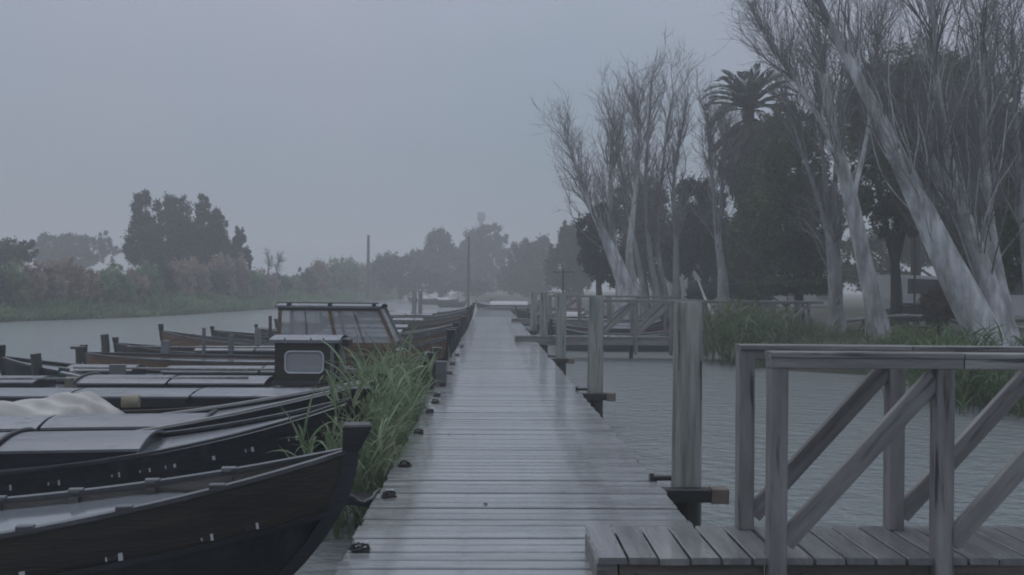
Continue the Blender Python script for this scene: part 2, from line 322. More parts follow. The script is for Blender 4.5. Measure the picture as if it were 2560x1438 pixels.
# mooring pilings along the right edge
def piling(x, y, top, rad, label, group, lean=(0, 0), strap=True):
    t = empty('mooring_piling', (x, y, -1.4), label, 'piling', group)
    h = top + 1.4; n = 26; k = 20; mb = MB(); ph = random.random() * 9
    def fn(u, v):
        a = 2 * PI * v; z = u * h; r = rad * (1.06 - .1 * u) * (1 + .018 * math.sin(3 * a + ph) + .012 * math.sin(7 * a + 5 * u + ph) + .008 * math.sin(13 * a + 17 * u))
        if u > .985: r *= .93
        return (r * math.cos(a) + lean[0] * z, r * math.sin(a) + lean[1] * z, z)
    uw = 1.28 / h
    mb.grid(lambda u, v: fn(uw + (1 - uw) * u, v), n, k, flip=False)
    mb.add([fn(1, v / k) for v in range(k)], [tuple(range(k))])
    mb.build('shaft', M['pile'], t)
    MB().grid(lambda u, v: fn(uw * u, v), 8, k).build('wet_foot', M['pile_wet'], t)
    for q in range(3):          # drying cracks: thin dark slivers let into the wood
        a = -PI / 2 + random.uniform(-1.1, 1.1); z0 = random.uniform(1.6, h - .5); zl = random.uniform(.12, .35)
        rr = rad * 1.035
        c = MB().bar((rr * math.cos(a) * .985, rr * math.sin(a) * .985, z0), (rr * math.cos(a) * .965, rr * math.sin(a) * .965, z0 + zl), .0035, .003, up=(math.cos(a), math.sin(a), 0)); c.build('crack', M['iron'], t)
    if strap:
        rr = rad * 1.06
        sb = MB().box((-.12, -rr - .05, 1.4 - .06), (.52, .1, .1), bev=.008); sb.build('clamp_beam', M['beam_dark'], t)
        MB().box((.21, -rr - .052, 1.4 - .062), (.13, .112, .112), bev=.006).build('beam_block', M['beam_end'], t)
        MB().box((-.16, .05, 1.4 + .02), (.24, .06, .035), bev=.006).build('cleat_arm', M['beam_dark'], t)
        MB().tube([(-.26, .05, 1.4 + .03), (-.26, .05, 1.4 + .055)], .016, 8).build('bolt_head', M['iron'], t)
    return t
names = ['nearest and thickest algae stained round piling, iron strapped to the pier edge', 'second nearest round mooring piling on the right edge of the pier', 'third nearest round mooring piling on the right edge of the pier']
for i, yy in enumerate(PY[:5]):
    piling(1.535, yy + .06, 1.40 - .01 * i, .115, names[i] if i < 3 else ['fourth mooring piling along the right pier edge, beside the second gangway', 'farthest mooring piling, beyond the second gangway'][i - 3], 'mooring pilings along the pier', (random.uniform(-.004, .006), 0))

# ------------------------------------------------------------------ gangways from the pier to the right bank
def gangway(y0, y1, xa, xb, label, full=True, post_step=.85, first=1.45, top=1.2, rail_to=None, zt=.15, bh=.15, bm='beam'):
    g = empty('gangway', (xa, (y0 + y1) / 2, 0), label, 'gangway', 'gangways to the right bank'); ox, oy = xa, (y0 + y1) / 2
    W_ = y1 - y0; hw = W_ / 2; L = xb - xa
    pm = [MB().box((0, 0, 0), (.157 - g_, W_ + .05, .034), bev=.005).mesh('plank', M['gang']) for g_ in (.010, .013, .017)]
    n = int(L / .157)
    for i in range(n):
        link('plank', pm[random.randrange(3)], g, ((i + .5) * .157, random.uniform(-.006, .006), zt - .017 + random.uniform(-.002, .002)), (random.uniform(-.003, .003), random.uniform(-.006, .006), random.uniform(-.006, .006)))
    MB().box((.055, 0, zt - .034 - .085), (.105, W_ - .01, .17), bev=.006).build('end_block', M['railx'], g)
    xs = [first - ox + k * post_step for k in range(int((xb - .1 - first) / post_step) + 1)]
    if rail_to: xs = [x for x in xs if x < rail_to - ox]
    edges = [.115] + [v for x in xs for v in (x - .048, x + .048)] + [L]
    for s in (-1, 1):
        for a, b in zip(edges[0::2], edges[1::2]):
            if b - a < .05: continue
            fo = MB().box(((a + b) / 2, s * (hw - .03), zt - .036 - bh / 2), (b - a - .006, .05, bh), bev=.004).build('side_beam', M[bm], g)
            if full:
                for xx in (a + .09, b - .09): MB().tube([(xx, s * (hw - .0055), zt - .1), (xx, s * (hw + .006), zt - .1)], .011, 8).build('bolt', M['iron'], fo)
        yy = s * (hw + .012) if s < 0 else s * (hw - .02)
        for x in xs:
            zb = -.35 if s < 0 else zt + .002
            MB().bar((x + random.uniform(-.004, .004), yy, zb), (x + random.uniform(-.004, .004), yy, top - .045), .088, .088, up=(0, 1, 0), bev=.006).build('post', M['rail'], g)
        for a, b in zip(xs[:-1], xs[1:]):
            dx_, dz_ = b - a - .09, top - .14 - zt - .075; MB().box((0, 0, 0), (math.hypot(dx_, dz_), .042, .098), bev=.004).build('brace', M['railx'], g, ((a + b) / 2, yy + .004, (zt + .075 + top - .14) / 2), (0, -math.atan2(dz_, dx_), 0))
        if xs:
            # rail boards, butted over the posts, and a flat cap on top
            x_ = xs[0] - .05; k = 0
            xe = xs[-1] + .4
            while x_ < xe - .1:
                ln = min(.98 if k == 0 else .85 * 2, xe - x_)
                MB().box((x_ + ln / 2, yy + s * .004, top - .066), (ln - .008, .092, .052), bev=.004).build('rail_board', M['railx'], g)
                MB().box((x_ + ln / 2, yy, top - .025 - .002 * (k % 2)), (ln - .006, .11, .03), bev=.005).build('rail_cap', M['railx'], g)
                x_ += ln; k += 1
    for x in [v for v in xs[1::3]]:
        MB().tube([(x, hw + .09, -1.6), (x, hw + .09, zt - .2)], .06, 8).build('support_post', M['pile_wet'], g)
    return g
gangway(4.42, 4.97, .545, 8.9, 'nearest wooden gangway with cross braced handrails, lower right corner')
gangway(24.45, 25.2, .69, 9.6, 'second gangway with brown handrails and diagonal braces, behind the nearest piling', full=False, first=3.1, post_step=.97, bh=.2, bm='railx')
gangway(38.0, 38.8, .92, 8.2, 'third low gangway further up the right side of the pier', full=False, first=2.6, post_step=1.3, bh=.2, bm='railx')
gangway(60.0, 60.9, -.35, 6.5, 'farthest gangway crossing near the far end of the pier', full=False, first=3.0, post_step=1.5)

# ------------------------------------------------------------------ boats
class Hull:
    """a long low double ended punt; x runs along the keel with the bow at +x, z from the waterline"""
    def __init__(s, L=8.0, B=1.35, fb=.48, sb=.4, ss=.35, p=2.3, rake=.55, full=2.6, rexp=1.9):
        s.rexp = rexp; s.L, s.B, s.fb, s.sb, s.ss, s.p, s.rake, s.full = L, B, fb, sb, ss, p, rake, full
    def hb(s, t): return s.B / 2 * max(0.0, 1 - abs(t) ** s.full) ** .85 + .03
    def zs(s, t): return s.fb + (s.sb if t > 0 else s.ss) * abs(t) ** s.p
    def pt(s, t, v, side, off=0.0):
        zk = -.22; z = zk + (s.zs(t) - zk) * v; y = s.hb(t) * (.58 + .42 * v ** .75) + off
        x = t * s.L / 2 - math.copysign(1, t) * s.rake * abs(t) ** 5 * (1 - v) ** s.rexp
        return (x, side * y, z)
    def band(s, mb, v0, v1, side, off=0.0, n=44, m=3, inner=False):
        return mb.grid(lambda a, b: s.pt(2 * a - 1, v0 + (v1 - v0) * b, side, off), n, m, flip=(side > 0) ^ inner)
    def sweep(s, mb, v, side, w, h, off=0.0, t0=-1, t1=1, n=44, dz=0.0):
        vs = []
        for i in range(n + 1):
            t = t0 + (t1 - t0) * i / n; x, y, z = s.pt(t, v, side, off); y0 = side * max(abs(y) - w / 2, 0.004); y1 = side * (abs(y) + w / 2)
            vs += [(x, y0, z - h / 2 + dz), (x, y1, z - h / 2 + dz), (x, y1, z + h / 2 + dz), (x, y0, z + h / 2 + dz)]
        fs = []
        for i in range(n):
            for k in range(4):
                q = (i * 4 + k, i * 4 + (k + 1) % 4, i * 4 + 4 + (k + 1) % 4, i * 4 + 4 + k); fs.append(q if side > 0 else q[::-1])
        fs += [(0, 1, 2, 3), tuple(n * 4 + k for k in (3, 2, 1, 0))]
        return mb.add(vs, fs)
def stem(h, end, head, w=.075, d=.1, tilt=.07):
    """the stem post: follows the raked bow and ends in a block head above the gunwale"""
    mb = MB(); n = 9; vs = []
    for i in range(n + 1):
        v = i / n; x, y, z = h.pt(end * 1.0, v, 1)
        vs.append((x + end * .02, z))
    gx, gz = vs[-1]
    vs += [(gx + end * tilt * .35, gz + head * .5), (gx + end * tilt * .6, gz + head * .93), (gx + end * tilt * .6, gz + head)]
    wd = [w * .7] * (n + 1) + [w * .95, w * 1.05, w * .9]; dd = [d * .5] * (n + 1) + ([d * .72, d * .88, d * .76] if end > 0 else [d * .62, d * .62, d * .55])
    V = []
    for (x, z), a, b in zip(vs, wd, dd): V += [(x - b, -a, z), (x + b, -a, z), (x + b, a, z), (x - b, a, z)]
    fs = [(i * 4 + k, i * 4 + (k + 1) % 4, i * 4 + 4 + (k + 1) % 4, i * 4 + 4 + k) for i in range(len(vs) - 1) for k in range(4)]
    fs += [(3, 2, 1, 0), tuple((len(vs) - 1) * 4 + k for k in range(4))]
    return mb.add(V, fs)
def hatch(h, parent, x0, x1, w, rise, base, mt, hoop=None, skirt=.13):
    """one cambered hatch cover with its dark coaming below; hoop adds an arched lip at that end"""
    th = .022; zc = base + skirt
    mb = MB(); k = 10
    def top(u, v):
        y_ = (2 * v - 1) * (w + .035); return (x0 + (x1 - x0) * u, y_, zc + rise * (1 - (y_ / (w + .035)) ** 2))
    mb.grid(top, 2, k, flip=True); mb.grid(lambda u, v: tuple(Vector(top(u, v)) - Vector((0, 0, th))), 2, k)
    for xx, fl in ((x0, 0), (x1, 1)):
        vs = []
        for j in range(k + 1):
            y_ = (2 * j / k - 1) * (w + .035); z_ = zc + rise * (1 - (y_ / (w + .035)) ** 2); vs += [(xx, y_, z_ - th), (xx, y_, z_)]
        mb.add(vs, [((2 * j, 2 * j + 1, 2 * j + 3, 2 * j + 2) if fl else (2 * j, 2 * j + 2, 2 * j + 3, 2 * j + 1)) for j in range(k)])
    for sd in (0, 1):
        a, b = top(0, sd), top(1, sd); mb.add([a, b, (b[0], b[1], b[2] - th), (a[0], a[1], a[2] - th)], [(0, 1, 2, 3) if not sd else (3, 2, 1, 0)])
    c = mb.build('hatch_cover', mt, parent)
    cm = MB(); xi0, xi1 = x0 + .03, x1 - .03
    for sd in (-1, 1): cm.box(((xi0 + xi1) / 2, sd * w, base + skirt / 2 - .01), (xi1 - xi0, .03, skirt - .004))
    for xx in (xi0, xi1):
        vs = [(xx, -w + .016, base - .02), (xx, w - .016, base - .02)] + [(xx, (w - .016) * (1 - 2 * j / 8), zc - th - .003 + rise * (1 - (1 - 2 * j / 8) ** 2)) for j in range(9)]
        cm.add(vs, [tuple(range(11))])
    cm.build('coaming', M['black2'], c)
    if hoop is not None:
        xx = x1 if hoop > 0 else x0
        MB().tube([(xx, (w + .05) * math.cos(PI * j / 12) * -1, zc + (rise + .03) * math.sin(PI * j / 12) ** .8 - .02) for j in range(13)], .022, 6).build('hoop', M['black2'], c)
    return c
def boat(x, y, rz, label, L=8.0, B=1.35, fb=.48, sb=.4, ss=.35, head=.2, headb=.2, strake='black', cap='gunwale', deck='deckgrey', hatches=(), open_=False, scup=0, group='boats moored along the left side of the pier', rake=.55, full=2.6, hull='black', deck_v=.9, p=2.3, name='wooden_boat', stern_stem=True, cover_z=.3, scup_v=.735, lip=1.0):
    """bow stem at world (x, y); the keel runs to local -x"""
    h = Hull(L, B, fb, sb, ss, p, rake, full)
    ax = Vector((math.cos(rz), math.sin(rz), 0)); c = Vector((x, y, WATER)) - ax * (L / 2 + .02)
    t = empty(name, c, label, 'boat', group, rz)
    mb = MB(); [h.band(mb, 0, .69, s) for s in (-1, 1)]
    for (a, b) in zip([i / 22 for i in range(22)], [(i + 1) / 22 for i in range(22)]): pass
    mb.grid(lambda u, v: (h.pt(2 * u - 1, 0, 1)[0], (2 * v - 1) * abs(h.pt(2 * u - 1, 0, 1)[1]), -.22), 30, 1, flip=False)
    mb.build('hull', M[hull], t)
    for s in (-1, 1):
        b_ = MB(); h.band(b_, .69, .985, s, .004); b_.build('strake', M[strake], t)
        b_ = MB(); h.sweep(b_, .69, s, .03, .035, .014); b_.build('rubbing_rail', M['black2'], t)
        b_ = MB(); h.sweep(b_, 1, s, .062, .026, -.01, dz=.004); b_.build('gunwale', M[cap], t)
    stem(h, 1, head).build('stem_post', M['black2'], t)
    if stern_stem: stem(h, -1, headb, w=.06, d=.075, tilt=.02).build('stern_post', M['black2'], t)
    if open_:
        for s in (-1, 1):
            b_ = MB(); h.band(b_, .3, .99, s, -.03, inner=True); b_.build('inner_planking', M['inner'], t)
            for i in range(15):
                tt = -.82 + 1.64 * i / 14; b_ = MB()
                P0 = [Vector(h.pt(tt, v, s, -.05)) for v in (.3, .5, .7, .85, .975)]
                for a, b in zip(P0[:-1], P0[1:]): b_.bar(a, b + (b - a) * .06, .04, .055, up=(1, 0, 0))
                b_.build('rib', M['inner'], t)
                q_ = h.pt(tt, 1, s, -.02); MB().box((q_[0], q_[1], q_[2] + .018), (.085, .05, .03), bev=.006).build('timber_head', M['gunwale'] if s < 0 else M['greyboard'], t)
        mb = MB().grid(lambda u, v: (h.pt((2 * u - 1) * .84, .86, 1)[0], (2 * v - 1) * abs(h.pt((2 * u - 1) * .84, .84, 1, -.036)[1]), min(cover_z + .006 * math.sin(u * 25), h.zs((2 * u - 1) * .84) - .05)), 30, 6, flip=True)
        mb.build('bottom_cover', M['floor'], t)
    else:
        dz = lambda t_, v: h.pt(t_, deck_v, 1)[2] + .03 * (1 - (2 * v - 1) ** 2)
        mb = MB().grid(lambda u, v: (h.pt((2 * u - 1) * .985, deck_v, 1)[0], (2 * v - 1) * abs(h.pt((2 * u - 1) * .985, deck_v, 1, -.006)[1]), dz((2 * u - 1) * .985, v)), 40, 6, flip=True)
        mb.build('deck', M[deck], t)
    for hh in hatches:
        u0_, u1_, w, rise, mt, hoop = (list(hh) + [None] * 6)[:6]; rise *= .7 if mt != 'white' else 1
        zb = h.fb * deck_v - .02 + .02
        hatch(h, t, L / 2 - u1_, L / 2 - u0_, w, rise, h.pt(1 - 2 * hatches[0][1] / L, deck_v, 1)[2] + .035 - .006 * (u0_ > hatches[0][0]), M[mt or 'cover'], hoop)
    for i in range(scup):       # slots along the rubbing rail, their lips worn white
        tt = .9 - 1.15 * i / max(1, scup - 1) + random.uniform(-.035, .035); s = -1
        pz = Vector(h.pt(tt, scup_v, s, .012)); p2 = Vector(h.pt(tt - .02, scup_v, s, .012)); dr = (p2 - pz).normalized()
        wl_ = random.uniform(.03, .06); f_ = MB().bar(pz, pz + dr * wl_, .01, random.uniform(.02, .034)); sl = f_.build('scupper', M['iron'], t)
        MB().bar(pz - dr * random.uniform(.012, .024) * lip, pz - dr * .004, .016, random.uniform(.02, .04) * lip).build('worn_lip', M['white'], sl)
        if random.random() < .6: MB().bar(pz + dr * (wl_ + .004), pz + dr * (wl_ + .012), .014, random.uniform(.014, .03)).build('worn_lip', M['white'], sl)
    t['_L'] = L
    return t, h
# local x of a point u metres aft of the bow is L/2 - u
b1, h1 = boat(-.863, 5.5, R(8.7), 'nearest black boat, open, with brown upper strake, ribs and pale grey floor cover', L=8.2, B=1.31, fb=.535, sb=.44, head=.17, strake='brown', open_=True, scup=13, lip=1.35, rake=.95, full=1.75, cover_z=.69)
b2, h2 = boat(-1.165, 7.75, R(6.9), 'second nearest black boat, with curved grey hatch covers on a wet deck', L=8.2, B=1.36, fb=.515, sb=.5, ss=.25, head=.1, scup=17, scup_v=.85, lip=1.1, hatches=((1.68, 2.75, .40, .09, 'cover'), (2.78, 4.5, .40, .1, 'cover', 1), (4.55, 6.2, .4, .08)), full=2.45, deck_v=.965, p=2.55)
b3, h3 = boat(-1.174, 9.56, R(6.5), 'third boat from the camera, pale gunwale, long grey hatch and cream tarp bundle', L=8.2, B=1.44, fb=.40, sb=.6, ss=.25, head=.08, cap='pale', hatches=((1.75, 3.3, .36, .09, 'cover', 1), (3.34, 4.9, .36, .09, 'cover'), (4.94, 6.6, .36, .09)), full=1.8, deck_v=.95, p=1.6)
b4, h4 = boat(-1.0, 11.55, R(2), 'dark boat with a brown gunwale and three long grey hatches, behind the cream tarp', L=8.4, B=1.4, fb=.45, sb=.4, ss=.25, head=.12, strake='brown', cap='brown', hatches=((1.3, 2.7, .40, .06, 'cover'), (2.74, 4.2, .40, .06, 'cover'), (4.24, 5.6, .38, .06)), deck_v=.95)
b5, h5 = boat(-.95, 13.1, R(1), 'dark boat carrying a small wheelhouse with a round cornered window, behind the reeds', L=8.3, B=1.4, fb=.47, sb=.4, ss=.25, head=.16, strake='brown', hatches=((2.25, 3.6, .42, .08, 'cover'), (3.64, 4.9, .42, .1, 'cover', -1), (5.5, 6.9, .36, .07)), deck_v=.95)
b6, h6 = boat(-.95, 15.0, R(1), 'black boat whose dark stern post stands farthest left in the picture', L=7.15, B=1.4, fb=.45, sb=.36, ss=.32, head=.16, headb=.2, hatches=((1.4, 2.8, .42, .08), (2.84, 4.4, .42, .08), (4.9, 6.0, .36, .1)), deck_v=.94)
b7, h7 = boat(-.80, 17.3, R(-1), 'boat with a big glazed cabin and brown varnished side strake', L=7.1, B=1.5, fb=.55, sb=.42, ss=.1, head=.2, headb=.16, strake='oak', deck_v=.92)
b8, h8 = boat(-.85, 19.6, R(1), 'dark boat just beyond the glazed cabin boat, with two grey hatches', L=7.3, B=1.45, fb=.5, sb=.4, ss=.2, headb=.14, strake='brown', hatches=((2.6, 4.2, .4, .1), (4.24, 5.5, .4, .1)))
b9, h9 = boat(-.9, 22.4, R(-1), 'boat with bare reddish brown inner sides and a black stern post against the open water', L=7.4, B=1.45, fb=.5, sb=.4, ss=.32, headb=.18, strake='oak', open_=True)
far_labels = ['tenth moored boat from the camera, a low punt with one grey hatch', 'eleventh moored boat from the camera, dark with a pale grey hatch', 'twelfth moored boat from the camera, brown sided', 'thirteenth moored boat from the camera, black sided', 'fourteenth moored boat from the camera, open and brown inside', 'fifteenth moored boat from the camera, with short grey hatches', 'sixteenth moored boat from the camera, low and black', 'seventeenth moored boat, far up the pier, pale decked', 'eighteenth moored boat, far up the pier, brown sided', 'last boat moored at the far end of the pier, bow post above the planks']
yb = 25.6
for i, lb in enumerate(far_labels):
    boat(-.9 + random.uniform(-.1, .12), yb, R(random.uniform(-3, 3)), lb, L=max(5.4, 6.9 - .06 * (yb - 25)) + random.uniform(-.3, .3), B=1.4, fb=random.uniform(.44, .54), sb=random.uniform(.34, .48), ss=random.uniform(.18, .28), headb=random.uniform(.08, .16), head=random.uniform(.15, .3),
         strake=('black', 'brown', 'oak', 'black', 'oak', 'brown', 'black', 'black', 'oak', 'black')[i], open_=(i == 4), hatches=() if i in (3, 4, 6) else ((1.9, 3.2, .4, .1), (3.24, 4.2 + .2 * (i % 3), .4, .1)), cap='pale' if i in (1, 7) else 'gunwale')
    yb += random.uniform(2.2, 2.9)
# wheelhouse of the fifth boat
def wheelhouse(t, h, L):
    xc = L / 2 - 1.72; z0 = .57; ln, wd, ht = .80, .74, .64
    g = MB(); zt_ = z0 + ht; ww, wh, r_ = .27, .155, .07; wz = z0 + .33
    # side walls with the window opening cut out
    def ring(s):
        out = [(xc - ln / 2, s * wd / 2, z0), (xc + ln / 2, s * wd / 2, z0), (xc + ln / 2, s * wd / 2, zt_), (xc - ln / 2, s * wd / 2, zt_)]
        inn = []
        for cx, cz, a0 in ((-ww + r_, -wh + r_, PI), (ww - r_, -wh + r_, 1.5 * PI), (ww - r_, wh - r_, 0), (-ww + r_, wh - r_, .5 * PI)):
            inn.append([(xc + .02 + cx + r_ * math.cos(a0 + PI / 2 * q / 4), s * wd / 2, wz + cz + r_ * math.sin(a0 + PI / 2 * q / 4)) for q in range(5)])
        return out, inn
    for s in (-1, 1):
        out, inn = ring(s); vs = out + [p for c_ in inn for p in c_]; fs = []
        for c_ in range(4):
            b_ = 4 + c_ * 5; fs += [(c_, b_ + q + 1, b_ + q) for q in range(4)]
            nx = (c_ + 1) % 4; fs.append((c_, nx, 4 + nx * 5, b_ + 4))
        g.add(vs, fs)
    g.box((xc - ln / 2 + .012, 0, (z0 + zt_) / 2), (.024, wd - .01, ht)); g.box((xc + ln / 2 - .012, 0, z0 + .2), (.024, wd - .01, .4))
    cabin = g.build('cabin_wall', M['brown'], t)
    for s in (-1, 1):
        out, inn = ring(s); loop = [p for c_ in inn for p in c_]
        MB().tube([(p[0], p[1] + s * .006, p[2]) for p in loop + loop[:2]], .014, 6, cap=False).build('window_frame', M['frame'], cabin)
        MB().add([(p[0], p[1] - s * .008, p[2]) for p in loop], [tuple(range(len(loop)))]).build('window_pane', M['misted2'], cabin)
        MB().box((xc, s * (wd / 2 + .012), z0 + .03), (ln + .06, .024, .07)).build('skirting', M['gunwale'], cabin)
        MB().box((xc + ln / 2 + .015, s * (wd / 2 - .02), (z0 + zt_) / 2), (.05, .06, ht + .01)).build('corner_post', M['greyboard'], cabin)
    rf = MB().grid(lambda u, v: (xc - ln / 2 - .07 + (ln + .2) * u, (2 * v - 1) * (wd / 2 + .06), zt_ + .012 + .05 * (1 - (2 * v - 1) ** 2)), 3, 8, flip=True)
    rf.grid(lambda u, v: (xc - ln / 2 - .07 + (ln + .2) * u, (2 * v - 1) * (wd / 2 + .06), zt_ - .025), 1, 1)
    for s in (-1, 1): rf.box((xc + .03, s * (wd / 2 + .06), zt_ - .006), (ln + .2, .012, .045))
    for xx in (xc - ln / 2 - .07, xc + ln / 2 + .13): rf.box((xx, 0, zt_ + .0), (.014, wd + .12, .05))
    rf.build('roof', M['cover'], t)
    MB().box((xc + ln / 2 + .18, 0, zt_ - .04), (.1, wd * .55, .1), bev=.01).build('roof_hatch', M['black2'], t)
    MB().box((xc + ln / 2 + .12, -.12, z0 + .25), (.04, .3, .5)).build('door', M['greyboard'], t)
    for dx in (-.25, .12, .3): MB().tube([(xc + dx, -wd / 2 - .05, zt_ + .04), (xc + dx, -wd / 2 - .05, zt_ - .05)], .012, 6).build('roof_bracket', M['black2'], t)
wheelhouse(b5, h5, 8.3)
# glazed cabin of the seventh boat
def glass_cabin(t, h, L):
    xa, xb = L / 2 - 3.2, L / 2 - 1.0; wd = .5; z0 = h.fb * .92 + .0; zs_, zt_ = .92, 1.58
    MB().box(((xa + xb) / 2, 0, (z0 + zs_) / 2), (xb - xa, 2 * wd, zs_ - z0)).build('cabin_sill', M['oak'], t)
    P = lambda u: xa + (xb - xa) * u
    for s in (-1, 1):
        top = lambda u: (xa + .02 + (xb - xa - .34) * u, s * (wd - .05), zt_)
        bot = lambda u: (P(u), s * wd, zs_)
        for i, u in enumerate((0, .5, 1)): MB().bar(bot(u), top(u), .06, .055, up=(0, 1, 0)).build('window_post', M['oak'], t)
        for u in (.25, .74): MB().bar(bot(u), top(u), .022, .025, up=(0, 1, 0)).build('window_mullion', M['greyboard'], t)
        for a, b in ((.0, .25), (.25, .5), (.5, .74), (.74, 1)):
            q = [bot(a + .012), bot(b - .012), top(b - .012), top(a + .012)]
            MB().add([(p[0], p[1] - s * .004, p[2]) for p in q], [(0, 1, 2, 3)]).build('window_pane', M['misted'], t)
        MB().bar((xa - .02, s * (wd - .04), zt_ - .02), (xb - .28, s * (wd - .04), zt_ - .02), .05, .07).build('roof_beam', M['brown'], t)
    for s in (-1, 1): MB().bar((xb + .03, s * (wd - .02), zs_ - .05), (xb - .3, s * (wd - .07), zt_), .05, .09, up=(0, 1, 0)).build('windscreen_post', M['greyboard'], t)
    MB().add([(xb + .01, -wd + .06, zs_), (xb + .01, wd - .06, zs_), (xb - .31, wd - .1, zt_), (xb - .31, -wd + .1, zt_)], [(0, 1, 2, 3)]).build('windscreen', M['misted'], t)
    rf = MB().grid(lambda u, v: (xa - .06 + (xb - xa - .2) * u, (2 * v - 1) * (wd + .02), zt_ + .03 + .05 * (1 - (2 * v - 1) ** 2)), 4, 8, flip=True)
    rf.grid(lambda u, v: (xa - .06 + (xb - xa - .2) * u, (2 * v - 1) * (wd + .02), zt_ + .016), 1, 1)
    for s in (-1, 1): rf.box((xa - .06 + (xb - xa - .2) / 2, s * (wd + .02), zt_ + .022), (xb - xa - .2, .016, .04))
    roof = rf.build('roof', M['cover'], t)
    for u in (.1, .5, .93): MB().box((xa + (xb - xa - .25) * u, -wd + .02, zt_ + .06), (.07, .1, .06)).build('roof_cleat', M['black2'], roof)
    MB().tube([(xa - .05, -wd + .06, zt_ + .095), (xb - .3, -wd + .06, zt_ + .095)], .012, 6).build('roof_rail', M['black2'], roof)
glass_cabin(b7, h7, 7.1)
# mooring at the bow of the glazed boat: white fender float lying on its foredeck
fd = MB().tube([(-.16, 0, 0), (-.13, 0, 0), (-.1, 0, 0), (.1, 0, 0), (.13, 0, 0), (.16, 0, 0)], [.02, .05, .065, .065, .05, .02], 12)
o = fd.build('fender', M['white'], None, (-1.75, 17.15, WATER + .52 * .92 + .26), (0, 0, .15)); tag(o, 'white fender lying on the foredeck of the glazed cabin boat', 'fender')
# cream tarp bundle on the third boat
def tarp(t, x0, x1, w, hgt, z0):
    ph = [random.random() * 6 for _ in range(6)]
    def fn(u, v):
        x_ = x0 + (x1 - x0) * u; s = 2 * v - 1
        prof = (.35 + .65 * u ** .7) * min(1, u * 6) ** .5 * min(1, (1 - u) * 7) ** .7
        z = z0 + hgt * prof * (1 - abs(s) ** 2.2) + .035 * math.sin(9 * u + 4 * s + ph[0]) * (1 - s * s) + (.022 * math.sin(23 * u + ph[1] - 7 * s) + .016 * math.sin(41 * u + 13 * s + ph[2]) + .012 * math.sin(17 * s + 31 * u * u + ph[3])) * (1 - s * s)
        return (x_, s * w * (.75 + .25 * prof), z)
    mb = MB().grid(fn, 72, 26, flip=True); return mb
bm = b3.matrix_basis.copy()
o = tarp(None, -1.9, 1.35, .42, .36, .44).build('tarp_bundle', M['tarp'], None, b3.location + Vector((0, .52, 0)), (0, 0, R(6.5))); tag(o, 'crumpled cream tarp heaped on the third boat at the left edge', 'tarp')
o = MB().tube([(-.09, 0, 0), (.09, 0, 0)], .068, 16).build('foam_roll', M['foam'], None, tuple(at(327, 1004, 9.75)), (0, 0, .2)); tag(o, 'tan foam roll at the right end of the cream tarp', 'foam roll')

# mooring posts and loose gear among the boats
def post(px, ytop, d, rad, label, lean=0.0, square=False, cap=None, mt='pile_wet', name='mooring_post'):
    p = at(px, ytop, d); t = empty(name, (p.x, p.y, -1.5), label, 'post', 'mooring posts among the boats'); hgt = p.z + 1.5
    x0_ = -lean * hgt
    t.location.x += x0_
    if square: MB().bar((0, 0, 0), (-x0_, 0, hgt), rad * 2, rad * 1.6, up=(0, 1, 0), bev=.01).build('shaft', M[mt], t)
    else: MB().tube([(-x0_ * k / 8 + .006 * math.sin(k * 2.1), .005 * math.sin(k * 1.3), hgt * k / 8) for k in range(9)], [rad * (1.05 - .01 * k) for k in range(9)], 10).build('shaft', M[mt], t)
    if cap: MB().box((-x0_, 0, hgt + .02), (cap, .12, .05), bev=.01).build('crossbar', M[mt], t)
    return t
post(90, 884, 14.3, .085, 'thick leaning post beside the leftmost stern post', -.05)
post(262, 836, 18.4, .085, 'tallest dark post at the left, standing clear against the water', -.05)
post(197, 872, 16.5, .06, 'dark post with a short crossbar, left of the tallest dark post', 0, cap=.26)
post(510, 820, 18.5, .035, 'thin pale upright post in front of the dark brown boat', 0, True, mt='greyboard')
post(578, 838, 19.0, .055, 'stubby grey post among the boats left of the glazed cabin', 0, True, mt='greyboard')
post(676, 790, 25, .05, 'dark pointed post just left of the glazed cabin', .02)
post(645, 822, 22, .07, 'grey wooden post left of the glazed cabin, near its dark neighbour', 0, True, mt='rail')
post(1036, 726, 44, .12, 'left one of the pair of posts beyond the glazed cabin', 0, mt='pile')
post(1051, 728, 45, .11, 'right one of the pair of posts beyond the glazed cabin', 0, mt='pile')
post(1103, 903, 13.4, .085, 'square grey post between the reeds and the pier edge', .0, True, mt='greyboard')
# boards and boxes lying on the boats
def gear(name, label, cat, px, py, d, dims, mt, rot=(0, 0, 0), bev=.01):
    o = MB().box((0, 0, 0), dims, bev=bev).build(name, M[mt], None, tuple(at(px, py, d)), rot); return tag(o, label, cat)
gear('upright_board', 'pale grey board standing upright on the boat with the arched hoop', 'board', 294, 938, 14.0, (.24, .08, .34), 'greyboard', (.05, 0, .1))
gear('storage_box', 'pale grey box on the brown sided boat in front of the thin post', 'box', 414, 868, 17.8, (.15, .14, .26), 'greyboard')
gear('tan_stake', 'short tan stake in the dark boats at the far left', 'stake', 176, 972, 12.9, (.14, .12, .34), 'foam', (0, .05, .2))
gear('loose_board', 'long dark board lying across the low hatches at left', 'board', 520, 955, 12.9, (.9, .2, .05), 'black2', (0, -.03, .05))
gear('loose_plank', 'grey plank lying slanted toward the green crate at the far left', 'plank', 215, 945, 13.6, (.75, .12, .04), 'gang', (0, .22, .1))
gear('green_crate', 'small green crate at the stern of the leftmost black boat', 'crate', 158, 935, 14.0, (.15, .14, .2), 'greenpaint', (0, .2, .3))

